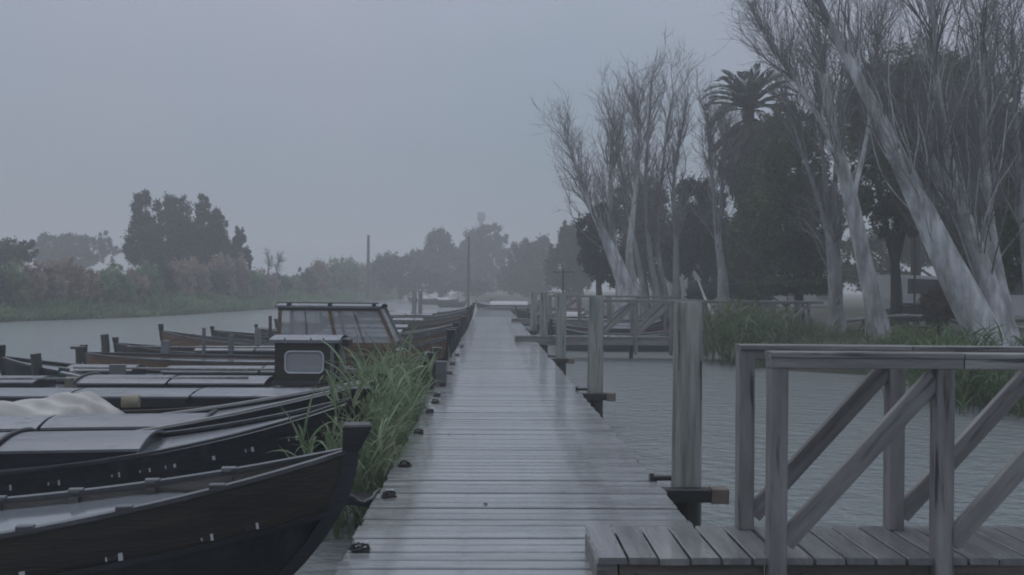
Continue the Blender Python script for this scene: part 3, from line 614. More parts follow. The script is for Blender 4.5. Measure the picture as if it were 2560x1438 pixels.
def pole(label, p, q, rad=.022):
    o = MB().tube([p, (Vector(p) + Vector(q)) / 2 + Vector((0, 0, -.01)), q], [rad, rad * .95, rad * .8], 7).build('punt_pole', M['rail'], None); return tag(o, label, 'pole', 'punt poles lying on the boats')
pole('long punt pole lying along the hatches of the boat behind the cream tarp', (-2.2, 11.2, WATER + .62), (-6.4, 11.05, WATER + .60))
pole('punt pole lying on the wheelhouse boat, left of its cabin', (-3.5, 12.85, WATER + .66), (-7.2, 12.75, WATER + .63))
pole('punt pole lying on the leftmost black boat', (-2.2, 14.62, WATER + .62), (-6.8, 14.55, WATER + .63))
pole('punt pole lying on the boat just beyond the glazed cabin', (-3.4, 19.2, WATER + .66), (-7.8, 19.1, WATER + .66))
rp_ = MB()
for k in range(3): rp_.tube([( (.13 - .03 * k) * math.cos(a_), (.11 - .025 * k) * math.sin(a_), .015 + .02 * k + .004 * math.sin(5 * a_)) for a_ in np.linspace(0, 2 * PI, 22)], .013, 6)
rm_ = rp_.mesh('rope_coil', M['rope'])
for lb_, pos in (('coil of rope on the foredeck of the second nearest boat', (-2.05, 7.62, WATER + .60)), ('coil of rope on the foredeck of the pale gunwale boat', (-2.15, 9.42, WATER + .62)), ('coil of rope by the bow of the boat behind the reeds', (-1.75, 15.0, WATER + .62))):
    tag(link('rope_coil', rm_, None, pos), lb_, 'rope', 'rope coils on the foredecks')
# right side boats beyond the second gangway
boat(6.6, 28.4, R(2), 'dark green boat moored on the right, behind the second gangway handrail', L=4.6, B=1.2, fb=.5, sb=.3, ss=.3, hull='greenpaint', strake='greenpaint', cap='pale', group='boats moored right of the pier')
boat(6.3, 30.9, R(-2), 'dark red sided boat on the right, behind the green boat', L=4.4, B=1.2, fb=.5, sb=.3, ss=.3, hull='black', strake='redpaint', hatches=((1.2, 2.8, .35, .1),), group='boats moored right of the pier')
boat(6.6, 33.6, R(1), 'pale capped boat on the right, third behind the second gangway', L=4.6, B=1.3, fb=.5, sb=.3, ss=.3, cap='pale', hatches=((1.2, 2.8, .35, .12),), group='boats moored right of the pier')
boat(6.0, 41.5, R(2), 'boat with white covers on the right, beyond the third gangway', L=4.2, B=1.3, fb=.55, sb=.3, ss=.3, cap='pale', hatches=((.9, 3.0, .38, .2, 'white'),), group='boats moored right of the pier')
boat(5.6, 46.5, R(-2), 'black boat on the right beneath the leaning pale poplars', L=4.2, B=1.3, fb=.55, sb=.3, ss=.3, group='boats moored right of the pier')
# far boats out on the river
boat(3.6, 66, R(2), 'far boat with a long white cover beyond the end of the pier', L=4.6, B=1.5, fb=.55, sb=.3, ss=.3, hatches=((.8, 3.6, .45, .25, 'white'),), group='boats far up the river')
boat(4.3, 71, R(-3), 'far black boat just behind the white covered boat', L=4.2, B=1.4, fb=.55, sb=.4, ss=.3, group='boats far up the river')
boat(-2.4, 88, R(40), 'small far boat left of the pier end with low dark sides', L=3.6, B=1.2, fb=.4, sb=.25, ss=.3, group='boats far up the river')
boat(-3.6, 100, R(20), 'small far boat at the foot of the tall mast', L=4.5, B=1.4, fb=.45, sb=.25, ss=.2, hatches=((1.2, 2.8, .4, .25, 'white'),), group='boats far up the river')
boat(-6.0, 112, R(10), 'farthest small dark boat on the pale stretch of river', L=4.5, B=1.3, fb=.45, sb=.25, ss=.3, group='boats far up the river')
def mast(px, ytop, d, rad, label, cat='pole', base=-1.2, name='tall_mast', yard=None):
    p = at(px, ytop, d); t = empty(name, (p.x, p.y, base), label, cat); hgt = p.z - base
    MB().tube([(0, 0, 0), (.01, 0, hgt * .5), (0, 0, hgt)], [rad, rad * .9, rad * .75], 8).build('shaft', M['pile_wet'], t)
    if yard: MB().tube([(-yard, 0, hgt * .97), (yard, 0, hgt * .97)], rad * .45, 6).build('crossbar', M['pile_wet'], t)
    return t
mast(1172, 592, 84, .14, 'tall bare mast standing in the far river before the misty trees')
mast(921, 588, 110, .22, 'concrete pole rising above the far left bank shrubs', base=.0, name='utility_pole')
t = mast(1408, 674, 36.5, .05, 'thin T shaped post above the third piling', name='signal_post', yard=.44)

# ------------------------------------------------------------------ mooring cleats and ropes on the left pier edge
cl = MB().box((0, 0, .012), (.2, .13, .024), bev=.004)
cl.tube([(-.08, 0, .03), (-.075, 0, .075), (-.02, 0, .1), (.03, 0, .1), (.08, 0, .07), (.085, 0, .03)], [.016, .018, .02, .02, .018, .016], 8)
cl.tube([(.02 + .055 * math.cos(a), .02 + .06 * math.sin(a), .045 + .012 * math.sin(2 * a)) for a in np.linspace(0, 2 * PI, 14)], .017, 6)
cl.tube([(-.04 + .06 * math.cos(a), -.02 + .05 * math.sin(a), .03 + .01 * math.cos(a)) for a in np.linspace(0, 2 * PI, 12)], .014, 6)
clm = cl.mesh('cleat', M['iron'])
knm = MB().tube([(.05 * math.cos(a), .02 * math.sin(a), .105 + .012 * math.sin(3 * a)) for a in np.linspace(0, 5.8, 12)], .013, 6).mesh('rope_knot', M['white'])
CY = [5.0, 6.28, 7.35, 9.0, 10.5, 11.4, 12.1, 13.3, 15.2, 17.0, 19.2, 22.0]
for i, yy in enumerate(CY):
    c = link('mooring_cleat', clm, pier, (X0 + .08 + .01 * (i % 3), yy, .004), (0, 0, .5 * math.sin(i * 2.1))); c.scale = (.5, .5, .42)
    if i in (0, 1, 4, 6): link('rope_knot', knm, c, (.02, .01, 0))
lfm = MB().add([(-.03, 0, .004), (0, -.014, .009), (.035, .003, .005), (.002, .016, .006)], [(0, 1, 2, 3)]).mesh('dead_leaf', M['pinebark'])
for i, (x, y_, lb_) in enumerate(((.82, 8.0, 'small dark dead leaf on the pier planks, left of the nearest piling'), (-.02, 6.05, 'small dark dead leaf on the pier planks, straight ahead near the camera'), (-.4, 8.9, 'small dark dead leaf on the pier planks, near the reeds'))):
    tag(link('dead_leaf', lfm, None, (x, y_, .006), (0, 0, i * 1.9)), lb_, 'leaf', 'dead leaves on the pier')
def rope(a, b, sag, label, n=14, rad=.011):
    a, b = Vector(a), Vector(b); pts = [a + (b - a) * (k / n) - Vector((0, 0, sag * 4 * (k / n) * (1 - k / n))) + Vector((.008 * math.sin(k * 2.3), .006 * math.cos(k * 1.7), 0)) for k in range(n + 1)]
    o = MB().tube(pts, rad, 6).build('mooring_rope', M['rope'], None); return tag(o, label, 'rope', 'mooring ropes at the pier edge')
rope((-1.02, 5.82, WATER + .83), (X0 + .02, 6.28, .06), .16, 'frayed mooring rope from the nearest boat bow to the pier')
rope((-.90, 5.5, WATER + .35), (X0 + .03, 5.0, .05), .12, 'slack thin rope hanging between nearest bow and the nearest cleat')
rope((-1.0, 12.0, WATER + .85), (X0 + .02, 12.1, .06), .1, 'mooring rope of the wheelhouse boat at the pier edge')
rope((-.82, 17.3, WATER + .95), (X0 + .02, 17.0, .06), .08, 'mooring rope of the glazed cabin boat at the pier edge')
# low dark board jutting from under the pier beside the nearest bow
o = MB().box((0, 0, 0), (.42, .16, .07), bev=.01).build('jutting_timber', M['black2'], None, (-.93, 6.62, -.10), (0, .12, .1)); tag(o, 'short dark timber jutting from the pier beside the nearest bow', 'timber')

# ------------------------------------------------------------------ plants: blades, twigs, leaf clouds (all real faces)
def norm(a): return a / np.maximum(np.linalg.norm(a, axis=-1, keepdims=True), 1e-9)
def blades(base, dirv, length, width, droop, n=6):
    """curved ribbons: base (M,3), initial direction (M,3), drooping under their weight"""
    Mn = len(base); d = norm(dirv); P = np.zeros((Mn, n + 1, 3)); P[:, 0] = base
    g = np.array([0, 0, -1.0])
    for i in range(n):
        P[:, i + 1] = P[:, i] + d * (length / n)[:, None]; d = norm(d + g * (droop / n)[:, None])
    side = norm(np.cross(norm(dirv), rng.normal(size=(Mn, 3)))); prof = np.array([.75, 1, .95, .8, .55, .3, .04])[:n + 1]
    off = side[:, None, :] * (width[:, None] * prof[None, :] / 2)[:, :, None]
    V = np.stack([P - off, P + off], axis=2).reshape(Mn, -1, 3); nv = 2 * (n + 1)
    q = np.array([[2 * i, 2 * i + 1, 2 * i + 3, 2 * i + 2] for i in range(n)])
    Fq = (np.arange(Mn)[:, None, None] * nv + q[None]).reshape(-1, 4)
    return V.reshape(-1, 3), Fq
def tubes(P, Rd, k=4):
    Mn, n, _ = P.shape; T = np.zeros_like(P); T[:, 1:-1] = P[:, 2:] - P[:, :-2]; T[:, 0] = P[:, 1] - P[:, 0]; T[:, -1] = P[:, -1] - P[:, -2]; T = norm(T)
    ref = np.where(np.abs(T[:, :1, 2:3]) > .9, np.array([1.0, 0, 0]), np.array([0, 0, 1.0])); ref = np.broadcast_to(ref, T.shape)
    X = norm(np.cross(ref, T)); Y = np.cross(T, X); a = np.arange(k) * 2 * PI / k
    V = P[:, :, None, :] + Rd[:, :, None, None] * (X[:, :, None, :] * np.cos(a)[None, None, :, None] + Y[:, :, None, :] * np.sin(a)[None, None, :, None])
    i, j = np.meshgrid(np.arange(n - 1), np.arange(k), indexing='ij')
    q = np.stack([i * k + j, i * k + (j + 1) % k, (i + 1) * k + (j + 1) % k, (i + 1) * k + j], -1).reshape(-1, 4)
    return V.reshape(-1, 3), (np.arange(Mn)[:, None, None] * (n * k) + q[None]).reshape(-1, 4)
def join(parts):
    V, Fq, b = [], [], 0
    for v, f in parts: V.append(v); Fq.append(f + b); b += len(v)
    return np.concatenate(V), np.concatenate(Fq)
def reed_clump(name, label, spots, height, mt, mt2, per=7, group=None, lw=.022, cat='reeds', lean=.18, pale=.12):
    """stalks with arching leaves; spots are root points (M,3)"""
    spots = np.array(spots, float); c = spots.mean(0); t = empty(name, tuple(c), label, cat, group); sp = spots - c; Mn = len(sp)
    h = height * rng.uniform(.6, 1.08, Mn); d = norm(np.stack([rng.normal(0, lean, Mn), rng.normal(0, lean, Mn), np.ones(Mn)], -1))
    n = 6; P = np.zeros((Mn, n, 3)); P[:, 0] = sp; dd = d.copy()
    for i in range(1, n): P[:, i] = P[:, i - 1] + dd * (h / (n - 1))[:, None]; dd = norm(dd + rng.normal(0, .05, (Mn, 3)))
    Rd = np.linspace(.006, .002, n)[None] * np.ones((Mn, 1)) * (lw / .022)
    tag(link('stems', mesh_np('stems', *tubes(P, Rd, 4), M[mt]), t), kind='stuff')
    sets = {0: [], 1: []}
    idx = np.repeat(np.arange(Mn), per); K = len(idx); f_ = rng.uniform(.12, 1, K) * (n - 1) * .999; i0 = f_.astype(int); fr = (f_ - i0)[:, None]
    B = P[idx, i0] * (1 - fr) + P[idx, i0 + 1] * fr
    az = rng.uniform(0, 2 * PI, K); el = rng.uniform(.75, 1.35, K); D = np.stack([np.cos(az) * np.cos(el), np.sin(az) * np.cos(el), np.sin(el)], -1)
    ln = height * rng.uniform(.22, .46, K); wd = lw * rng.uniform(.6, 1.2, K); dr = rng.uniform(.5, 2.4, K)
    pm = rng.random(K) < pale
    for msk, mm in ((~pm, mt), (pm, mt2)):
        if msk.any(): tag(link('leaves', mesh_np('leaves', *blades(B[msk], D[msk], ln[msk], wd[msk], dr[msk]), M[mm]), t), kind='stuff')
    return t
# the reeds between the boats and the pier
sp = []
for _ in range(150):
    yy = rng.uniform(7.15, 11.2); sp.append((-1.0 + rng.normal(0, .10) - .015 * (yy - 7), yy, WATER - .1))
for _ in range(9): sp.append((rng.uniform(-1.55, -1.15), rng.uniform(6.8, 7.3), WATER - .25))
reed_clump('reed_clump', 'lush green reeds growing between the boats and the left pier edge', sp, 1.32, 'reed', 'reedpale', 9, lw=.024, lean=.14)
reed_clump('reed_clump', 'few bent pale reed blades just behind the nearest bow post', [(-1.0 + rng.normal(0, .1), rng.uniform(6.9, 7.3), WATER) for _ in range(22)], .85, 'reed', 'reedpale', 7, lw=.018, pale=.4)
# reeds on the right bank
def bank_reeds(label, cx, cy, rx, ry, n, hgt, pale=.08, per=8, lw=.03):
    s = [(cx + rng.normal(0, rx), cy + rng.normal(0, ry), WATER + .0) for _ in range(n)]
    reed_clump('reed_clump', label, s, hgt, 'reedr', 'reedpale', per, 'reeds along the right bank', lw=lw, pale=pale)
bank_reeds('reed clump at the water edge under the leaning pale trunk', 8.35, 15.2, .4, .9, 150, 1.25)
bank_reeds('tall bright reeds right of the nearest piling', 6.75, 23.6, .5, .7, 170, 1.5, .14)
bank_reeds('reed clump where the second gangway meets the bank', 8.0, 24.0, .6, .5, 110, 1.2)
bank_reeds('low reeds below the middle slim pale trunk', 10.1, 21.2, .55, .6, 85, 1.05)
bank_reeds('low reeds left of the leaning pale trunk base', 9.6, 18.6, .5, .8, 80, .95)
bank_reeds('reeds behind the second gangway on the right bank', 8.4, 27.5, .7, 1.2, 110, 1.5)
bank_reeds('reeds at the far right edge below the leaning trunk', 9.0, 11.5, .5, 1.2, 110, 1.1)
# ------------------------------------------------------------------ bare pale poplars
def polyline(pts, n):
    pts = np.array(pts, float); d = np.r_[0, np.cumsum(np.linalg.norm(np.diff(pts, axis=0), axis=1))]; s = np.linspace(0, d[-1], n)
    # smooth Catmull style interpolation through resampling twice
    q = np.stack([np.interp(s, d, pts[:, k]) for k in range(3)], -1)
    for _ in range(3): q[1:-1] = .25 * q[:-2] + .5 * q[1:-1] + .25 * q[2:]
    return q
def grow(P0, D0, L, R0, up, wig, n, taper=.25):
    Mn = len(P0); P = np.zeros((Mn, n, 3)); P[:, 0] = P0; d = norm(D0); w = rng.normal(0, wig, (Mn, 3))
    for i in range(1, n):
        P[:, i] = P[:, i - 1] + d * (L / (n - 1))[:, None]
        w = w * .6 + rng.normal(0, wig, (Mn, 3)); d = norm(d + np.array([0, 0, 1.0]) * np.asarray(up)[..., None] / n + w)
    Rd = R0[:, None] * np.linspace(1, taper, n)[None] ** .9
    return P, Rd
def spawn(P, Rd, count, t0, t1, ang, lenr, rfac, up, wig, n, rmin, rcap=9.0, bias=None):
    """count children per parent branch"""
    Mn, m_, _ = P.shape; idx = np.repeat(np.arange(Mn), count); K = len(idx)
    f_ = rng.uniform(t0, t1, K) * (m_ - 1) * .9999; i0 = f_.astype(int); fr = (f_ - i0)[:, None]
    B = P[idx, i0] * (1 - fr) + P[idx, i0 + 1] * fr; T = norm(P[idx, i0 + 1] - P[idx, i0]); rr = Rd[idx, i0] * (1 - fr[:, 0]) + Rd[idx, i0 + 1] * fr[:, 0]
    side = norm(np.cross(T, rng.normal(size=(K, 3)))); a = rng.uniform(*ang, K)[:, None]
    D = T * np.cos(a) + side * np.sin(a)
    if bias is not None: D = D + np.array(bias)
    L = rng.uniform(*lenr, K) * (1 - .45 * f_ / (m_ - 1)); return grow(B, D, L, np.clip(rr * rng.uniform(rfac * .5, rfac, K), rmin, rcap * rng.uniform(.4, 1, K) + rmin), up, wig, n)
def bare_tree(label, trunks, d, c1=26, c2=7, c3=5, l1=(2.2, 4.4), l2=(.9, 2.0), l3=(.4, 1.0), t0=.3, up=.9, bark='bark', twig='twig', rmin=.006, group='bare pale poplars on the right bank', bumps=True):
    """trunks: lists of (px, py, depth offset, radius)"""
    base = at(trunks[0][0][0], trunks[0][0][1], d); base.z = min(base.z, 0.15); t = empty('bare_poplar_tree', tuple(base), label, 'tree', group); b0 = np.array(base)
    parts, tw = [], []
    for tr in trunks:
        pts = [np.array(at(p[0], p[1], d + p[2])) - b0 for p in tr]; n = 22
        Q = polyline(pts, n); dist = np.linspace(0, 1, len(tr)); Rr = np.interp(np.linspace(0, 1, n), dist, [p[3] for p in tr])
        Q[0, 2] = min(Q[0, 2], -.3) if tr[0][1] > 660 else Q[0, 2]; k = 12
        Q3, R3 = Q[None], Rr[None]
        v, f = tubes(Q3, R3, k)
        if bumps:
            vv = v.reshape(n, k, 3); ph = rng.uniform(0, 6); a = np.arange(k) * 2 * PI / k
            fac = 1 + .09 * np.sin(2 * a + ph)[None] + .06 * np.sin(3 * a[None] + np.linspace(0, 7, n)[:, None]) + rng.normal(0, .02, (n, k)); fac[:2] *= 1.22; fac[0] *= 1.25
            vv = Q[:, None] + (vv - Q[:, None]) * fac[..., None]; v = vv.reshape(-1, 3)
        parts.append((v, f))
        A, Ra = spawn(Q3, R3, c1, t0, 1, (.15, .6), l1, .5, up * 1.25, .075, 11, rmin * 1.6, rcap=rmin * 3.6)
        B_, Rb = spawn(A, Ra, c2, .06, .95, (.15, .65), l2, .6, up * .8, .15, 8, rmin * 1.1, rcap=rmin * 1.6)
        C_, Rc = spawn(B_, Rb, c3, .1, 1, (.2, .8), l3, .7, up * .6, .2, 5, rmin * .8, rcap=rmin * .6)
        parts.append(tubes(A[: max(1, c1 // 2)], Ra[: max(1, c1 // 2)], 6)); tw += [tubes(A[max(1, c1 // 2):], Ra[max(1, c1 // 2):], 6), tubes(B_, Rb, 4), tubes(C_, Rc, 3)]
    link('trunk', mesh_np('trunk', *join(parts), M[bark], True), t)
    link('crown', mesh_np('crown', *join(tw), M[twig]), t)
    return t
bare_tree('largest pale trunk leaning left over the water at the right, with forked stems', [
    [(2535, 985, -.6, .25), (2490, 880, 0, .33), (2420, 760, .1, .25), (2296, 502, .2, .18), (2177, 254, .3, .12), (2085, 90, .3, .07), (2000, -110, .3, .04)],
    [(2510, 880, .1, .28), (2480, 740, .3, .22), (2405, 540, .5, .2), (2343, 431, .6, .17), (2325, 400, .6, .12)],
    [(2405, 540, .5, .12), (2370, 380, .8, .09), (2340, 200, .9, .06), (2330, -60, 1.0, .04)],
    [(2520, 890, .3, .26), (2500, 730, .6, .15), (2470, 560, .9, .1), (2455, 300, 1.2, .07), (2460, 20, 1.4, .04)]], 18.2, c1=46, c2=5, c3=3, l1=(2.0, 5.0), l2=(.8, 2.4), t0=.25, up=1.4, rmin=.0047)
bare_tree('slim pale leaning trunk just left of the largest one', [
    [(2200, 835, 0, .25), (2170, 690, 0, .21), (2128, 500, 0, .19), (2092, 370, 0, .12), (2060, 190, 0, .07), (2030, -40, 0, .04)],
    [(2130, 505, .0, .09), (2160, 380, .5, .06), (2185, 230, .6, .04), (2195, 60, .7, .03)],
    [(2094, 380, .0, .09), (2040, 280, .2, .06), (1975, 180, .3, .045), (1900, 60, .3, .03)]], 25, c1=40, c2=6, c3=3, l1=(1.6, 4.0), l2=(.8, 2.0), t0=.4, up=1.1, rmin=.006)
bare_tree('straight pale trunk forking into a fan of upright branches', [
    [(2093, 815, 0, .24), (2087, 690, 0, .22), (2078, 575, 0, .22), (2074, 545, 0, .2)],
    [(2068, 570, 0, .09), (2040, 480, 0, .065), (1995, 350, .1, .045), (1965, 240, .2, .03)],
    [(2074, 570, 0, .09), (2064, 460, .2, .07), (2050, 310, .3, .045), (2040, 180, .3, .03)],
    [(2082, 570, 0, .09), (2088, 450, -.2, .07), (2098, 300, -.3, .045), (2105, 160, -.3, .03)],
    [(2088, 560, 0, .08), (2120, 470, .2, .055), (2160, 380, .3, .04), (2190, 270, .3, .02)]], 27, c1=22, c2=6, c3=4, l1=(1.2, 2.8), t0=.45, up=.9, rmin=.006, bark='bark2')
bare_tree('thick pale poplar leaning left over the moored boats in the middle distance', [
    [(1578, 748, 0, .44), (1552, 680, 0, .36), (1518, 605, 0, .22), (1470, 505, 0, .11), (1440, 420, 0, .07), (1416, 345, 0, .03)],
    [(1562, 740, .2, .3), (1540, 640, .3, .16), (1520, 520, .5, .1), (1530, 400, .6, .07), (1535, 290, .6, .04)],
    [(1590, 748, .2, .26), (1570, 650, .3, .16), (1585, 510, .5, .1), (1600, 360, .6, .07), (1592, 240, .6, .03)]], 41, c1=44, c2=6, c3=3, l1=(1.6, 4.6), l2=(.8, 2.2), l3=(.4, 1.2), up=1.3, t0=.22, rmin=.0082, bark='bark', twig='twig2')
bare_tree('many stemmed bare poplar rising right of the thick leaning one', [
    [(1612, 748, 0, .17), (1598, 660, 0, .12), (1572, 540, 0, .09), (1552, 420, 0, .06), (1535, 300, 0, .03)],
    [(1645, 748, 0, .2), (1622, 620, 0, .14), (1612, 460, 0, .1), (1622, 310, 0, .07), (1630, 190, 0, .03)],
    [(1665, 748, .2, .17), (1640, 600, .2, .12), (1655, 430, .3, .08), (1668, 330, .3, .06), (1684, 230, .3, .03)],
    [(1692, 748, .2, .22), (1690, 620, .2, .15), (1682, 450, .3, .11), (1704, 330, .3, .07), (1716, 250, .3, .03)]], 44, c1=36, c2=6, c3=3, l1=(1.6, 4.6), l2=(.8, 2.2), l3=(.4, 1.2), up=1.4, t0=.2, rmin=.0082, bark='bark2', twig='twig2')
bare_tree('thin bare poplar standing in front of the palm', [
    [(1810, 720, 0, .17), (1800, 640, 0, .14), (1788, 520, 0, .09), (1775, 400, 0, .06), (1768, 300, 0, .03)],
    [(1798, 610, .1, .07), (1806, 490, .2, .05), (1812, 350, .2, .03)]], 36, c1=26, c2=6, c3=4, l1=(1.4, 3.2), l2=(.8, 1.8), up=1.4, t0=.25, rmin=.009, bark='bark2', twig='twig2')
bare_tree('bare upright saplings at the right edge of the picture', [
    [(2580, 830, 0, .12), (2560, 600, 0, .09), (2540, 330, 0, .06), (2530, 60, 0, .03)],
    [(2470, 800, 0, .1), (2462, 560, 0, .07), (2455, 300, 0, .05), (2500, 40, 0, .03)]], 22, c1=30, c2=6, c3=4, l1=(1.6, 3.6), up=1.2, t0=.3, rmin=.0065, bark='bark2')
# a pale fallen stem leaning out of the reeds
o = MB().tube([at(1745, 700, 33), at(1762, 745, 31), at(1785, 790, 29)], [.03, .05, .06], 7).build('bent_pale_stem', M['bark2'], None); tag(o, 'thin pale bent stem arching out of the reeds near the second gangway', 'branch')

# ------------------------------------------------------------------ leafy trees and shrubs
def leafcloud(blobs, n, size, core=.25):
    """leaf faces through a union of ellipsoids, gathered in clumps; blobs: (centre(3), radii(3))"""
    vol = np.array([r[0] * r[1] * r[2] for c, r in blobs]) ** .8; vol /= vol.sum(); Vs = []
    for (c, r), w in zip(blobs, vol):
        k = max(30, int(n * w)); ncl = max(6, k // 55)
        u = norm(rng.normal(size=(ncl, 3))); rad = rng.uniform(core, 1, ncl) ** .5; cc = u * rad[:, None]
        cs = rng.uniform(.10, .24, ncl); id_ = rng.integers(0, ncl, k)
        p = cc[id_] + rng.normal(size=(k, 3)) * cs[id_][:, None] * .62
        Vs.append(np.array(c) + p * np.array(r))
    P = np.concatenate(Vs); K = len(P); a = norm(rng.normal(size=(K, 3))); b = norm(np.cross(a, rng.normal(size=(K, 3)))); s = size * rng.uniform(.6, 1.35, K)[:, None]
    V = np.stack([P - a * s, P - b * s * .45, P + a * s, P + b * s * .45], 1).reshape(-1, 3)
    return V, np.arange(K * 4).reshape(-1, 4)
def leafy(name, label, d, blobs, n, size, mt, cat='tree', group=None, trunk=None, tm='pinebark', ground=.1, depth=1.0):
    """blobs in photo pixels (px, py, rx, ry, depth offset) at distance d"""
    s = d / F_PX; cx = sum(b[0] for b in blobs) / len(blobs)
    bx = trunk[0] if trunk else cx; base = at(bx, 719, d); base.z = ground; b0 = np.array(base)
    t = empty(name, tuple(base), label, cat, group); bl = []
    for b in blobs:
        dz = b[4] if len(b) > 4 else 0
        c = np.array(at(b[0], b[1], d + dz)) - b0; bl.append((c, (b[2] * s, b[2] * s * depth, b[3] * s)))
    link('crown', mesh_np('crown', *leafcloud(bl, int(n * 1.9), size * .6), M[mt]), t)
    mb = MB(); r = (trunk[1] if trunk else max(.1, .03 * len(blobs))) ; big = sorted(bl, key=lambda q: -q[1][0] * q[1][2])[0][0]
    lowest = sorted(bl, key=lambda q: q[0][2])[0][0]; fork = np.array([big[0] * .35, big[1] * .35, max(.3, lowest[2] * .6)])
    mb.tube([(0, 0, -.4), tuple(fork * .5 + np.array([.02, 0, 0])), tuple(fork)], [r * 1.3, r, r * .8], 8)
    for c, rr in bl[:9]:
        mid = fork * .45 + c * .55 + rng.normal(0, .1, 3); mb.tube([tuple(fork * .96), tuple(mid), tuple(c + np.array([0, 0, rr[2] * .5]))], [r * .6, r * .35, r * .1], 6)
    mb.build('trunk', M[tm], t)
    return t
G = 'dark evergreens behind the bare poplars'
leafy('evergreen_tree', 'dark evergreen behind the straight forked trunk', 34, [(1990, 420, 75, 120), (1960, 560, 80, 110), (2030, 540, 80, 110), (1945, 660, 60, 45), (2040, 640, 55, 60), (2000, 330, 45, 60)], 17000, .13, 'pine', group=G, trunk=(2000, .2))
leafy('evergreen_tree', 'dark pine with visible dark trunk between the two pale leaning trunks', 30, [(2230, 330, 100, 90), (2290, 230, 90, 90), (2200, 470, 80, 80), (2250, 540, 70, 60), (2160, 250, 60, 80), (2330, 380, 80, 110)], 20000, .12, 'pine2', group=G, trunk=(2243, .2))
leafy('evergreen_tree', 'broad dark evergreen behind the largest trunk', 33, [(2420, 330, 110, 110), (2480, 480, 100, 120), (2380, 480, 90, 110), (2400, 200, 70, 60), (2440, 620, 80, 60), (2520, 360, 70, 80)], 20000, .13, 'pine', group=G, trunk=(2440, .22))
leafy('evergreen_tree', 'green evergreen cut by the right edge of the picture', 24, [(2560, 480, 80, 140), (2550, 620, 75, 90), (2600, 340, 70, 90), (2640, 560, 80, 150), (2520, 680, 40, 40)], 17000, .1, 'pine2', group=G, trunk=(2600, .2))
leafy('evergreen_tree', 'tall dark tree far behind at upper right', 45, [(2290, 190, 90, 100), (2200, 260, 80, 100), (2390, 240, 80, 100), (2480, 290, 70, 80), (2280, 330, 120, 110), (2140, 330, 60, 90)], 17000, .17, 'pine2', group=G, trunk=(2290, .25))
leafy('evergreen_tree', 'rounded evergreen left of the palm trunk', 47, [(1735, 500, 48, 55), (1750, 590, 65, 70), (1700, 640, 50, 60), (1800, 620, 55, 90), (1780, 520, 40, 50)], 14000, .17, 'gleaf', group=G, trunk=(1745, .2))
leafy('evergreen_tree', 'dark evergreen right of the palm skirt', 42, [(1900, 500, 60, 110), (1870, 600, 60, 80), (1930, 380, 50, 80), (1960, 300, 40, 50), (1850, 680, 50, 40)], 14000, .16, 'pine2', group=G, trunk=(1900, .2))
leafy('evergreen_tree', 'dark round bush tree behind the thick leaning poplar', 46, [(1490, 640, 42, 65), (1530, 660, 40, 50), (1470, 580, 30, 50), (1510, 560, 35, 50)], 9000, .16, 'gleaf', group=G, trunk=(1500, .18))
leafy('evergreen_tree', 'dim green tree behind the many stemmed poplar', 56, [(1590, 600, 60, 90), (1650, 620, 60, 90), (1560, 520, 40, 60), (1620, 500, 45, 60)], 10000, .2, 'gleaf', group=G, trunk=(1620, .2))
leafy('shrub', 'dense dark hedge behind the straight forked trunk', 33, [(1960, 715, 60, 22), (2030, 715, 50, 22), (1900, 725, 45, 20)], 7000, .09, 'pine', cat='hedge', trunk=(1970, .05))
leafy('shrub', 'round brown clipped bush beside the base of the leaning trunk', 26, [(2345, 765, 42, 48)], 6500, .06, 'brownbush', cat='bush', trunk=(2345, .05))
leafy('shrub', 'dim low shrubs under the palm', 38, [(1830, 720, 55, 26), (1760, 730, 45, 26), (1890, 740, 45, 20)], 6000, .1, 'shrubd', cat='shrub', trunk=(1830, .05))
leafy('evergreen_tree', 'row of dim trees closing the view behind the white vans', 56, [(2130, 640, 60, 60), (2230, 620, 70, 60), (2330, 600, 70, 70), (2430, 610, 70, 70), (2530, 600, 70, 80), (2620, 620, 70, 80), (2130, 700, 60, 30), (2215, 695, 55, 32), (2440, 690, 50, 35)], 19000, .2, 'pine2', group=G, trunk=(2330, .2))
# misty trees up the river
Gm = 'misty trees up the river'
leafy('misty_tree', 'tall misty tree left of the mast', 135, [(1100, 620, 34, 45), (1090, 600, 22, 30), (1130, 660, 40, 50), (1070, 670, 34, 50), (1040, 670, 28, 45)], 9000, .42, 'gleaf', group=Gm, trunk=(1100, .35))
leafy('misty_tree', 'tallest misty tree right of the mast', 145, [(1190, 600, 30, 35), (1225, 590, 32, 32), (1250, 620, 26, 36), (1180, 650, 40, 50), (1230, 660, 40, 50), (1200, 690, 50, 40)], 11000, .45, 'gleaf', group=Gm, trunk=(1205, .4))
leafy('misty_tree', 'low misty trees right of the tallest one', 120, [(1310, 650, 40, 50), (1350, 640, 40, 45), (1330, 700, 50, 40), (1280, 700, 40, 35)], 9000, .4, 'gleaf', group=Gm, trunk=(1320, .3))
leafy('misty_tree', 'misty trees standing left of the leaning poplars', 85, [(1430, 620, 32, 60), (1400, 670, 34, 60), (1450, 680, 34, 55), (1415, 580, 18, 25)], 9000, .28, 'gleaf', group=Gm, trunk=(1425, .3))
leafy('misty_tree', 'round topped misty shrubs at the end of the left bank', 120, [(1010, 690, 45, 45), (960, 675, 45, 42), (1060, 705, 40, 30), (1110, 715, 40, 22), (1180, 720, 60, 20)], 8000, .35, 'gleaf', group=Gm, trunk=(1000, .2))
leafy('misty_tree', 'faint misty trees low on the horizon beyond the river bend', 190, [(1240, 705, 70, 26), (1150, 705, 60, 24), (1330, 700, 60, 28)], 6000, .5, 'gleaf', group=Gm, trunk=(1240, .3))
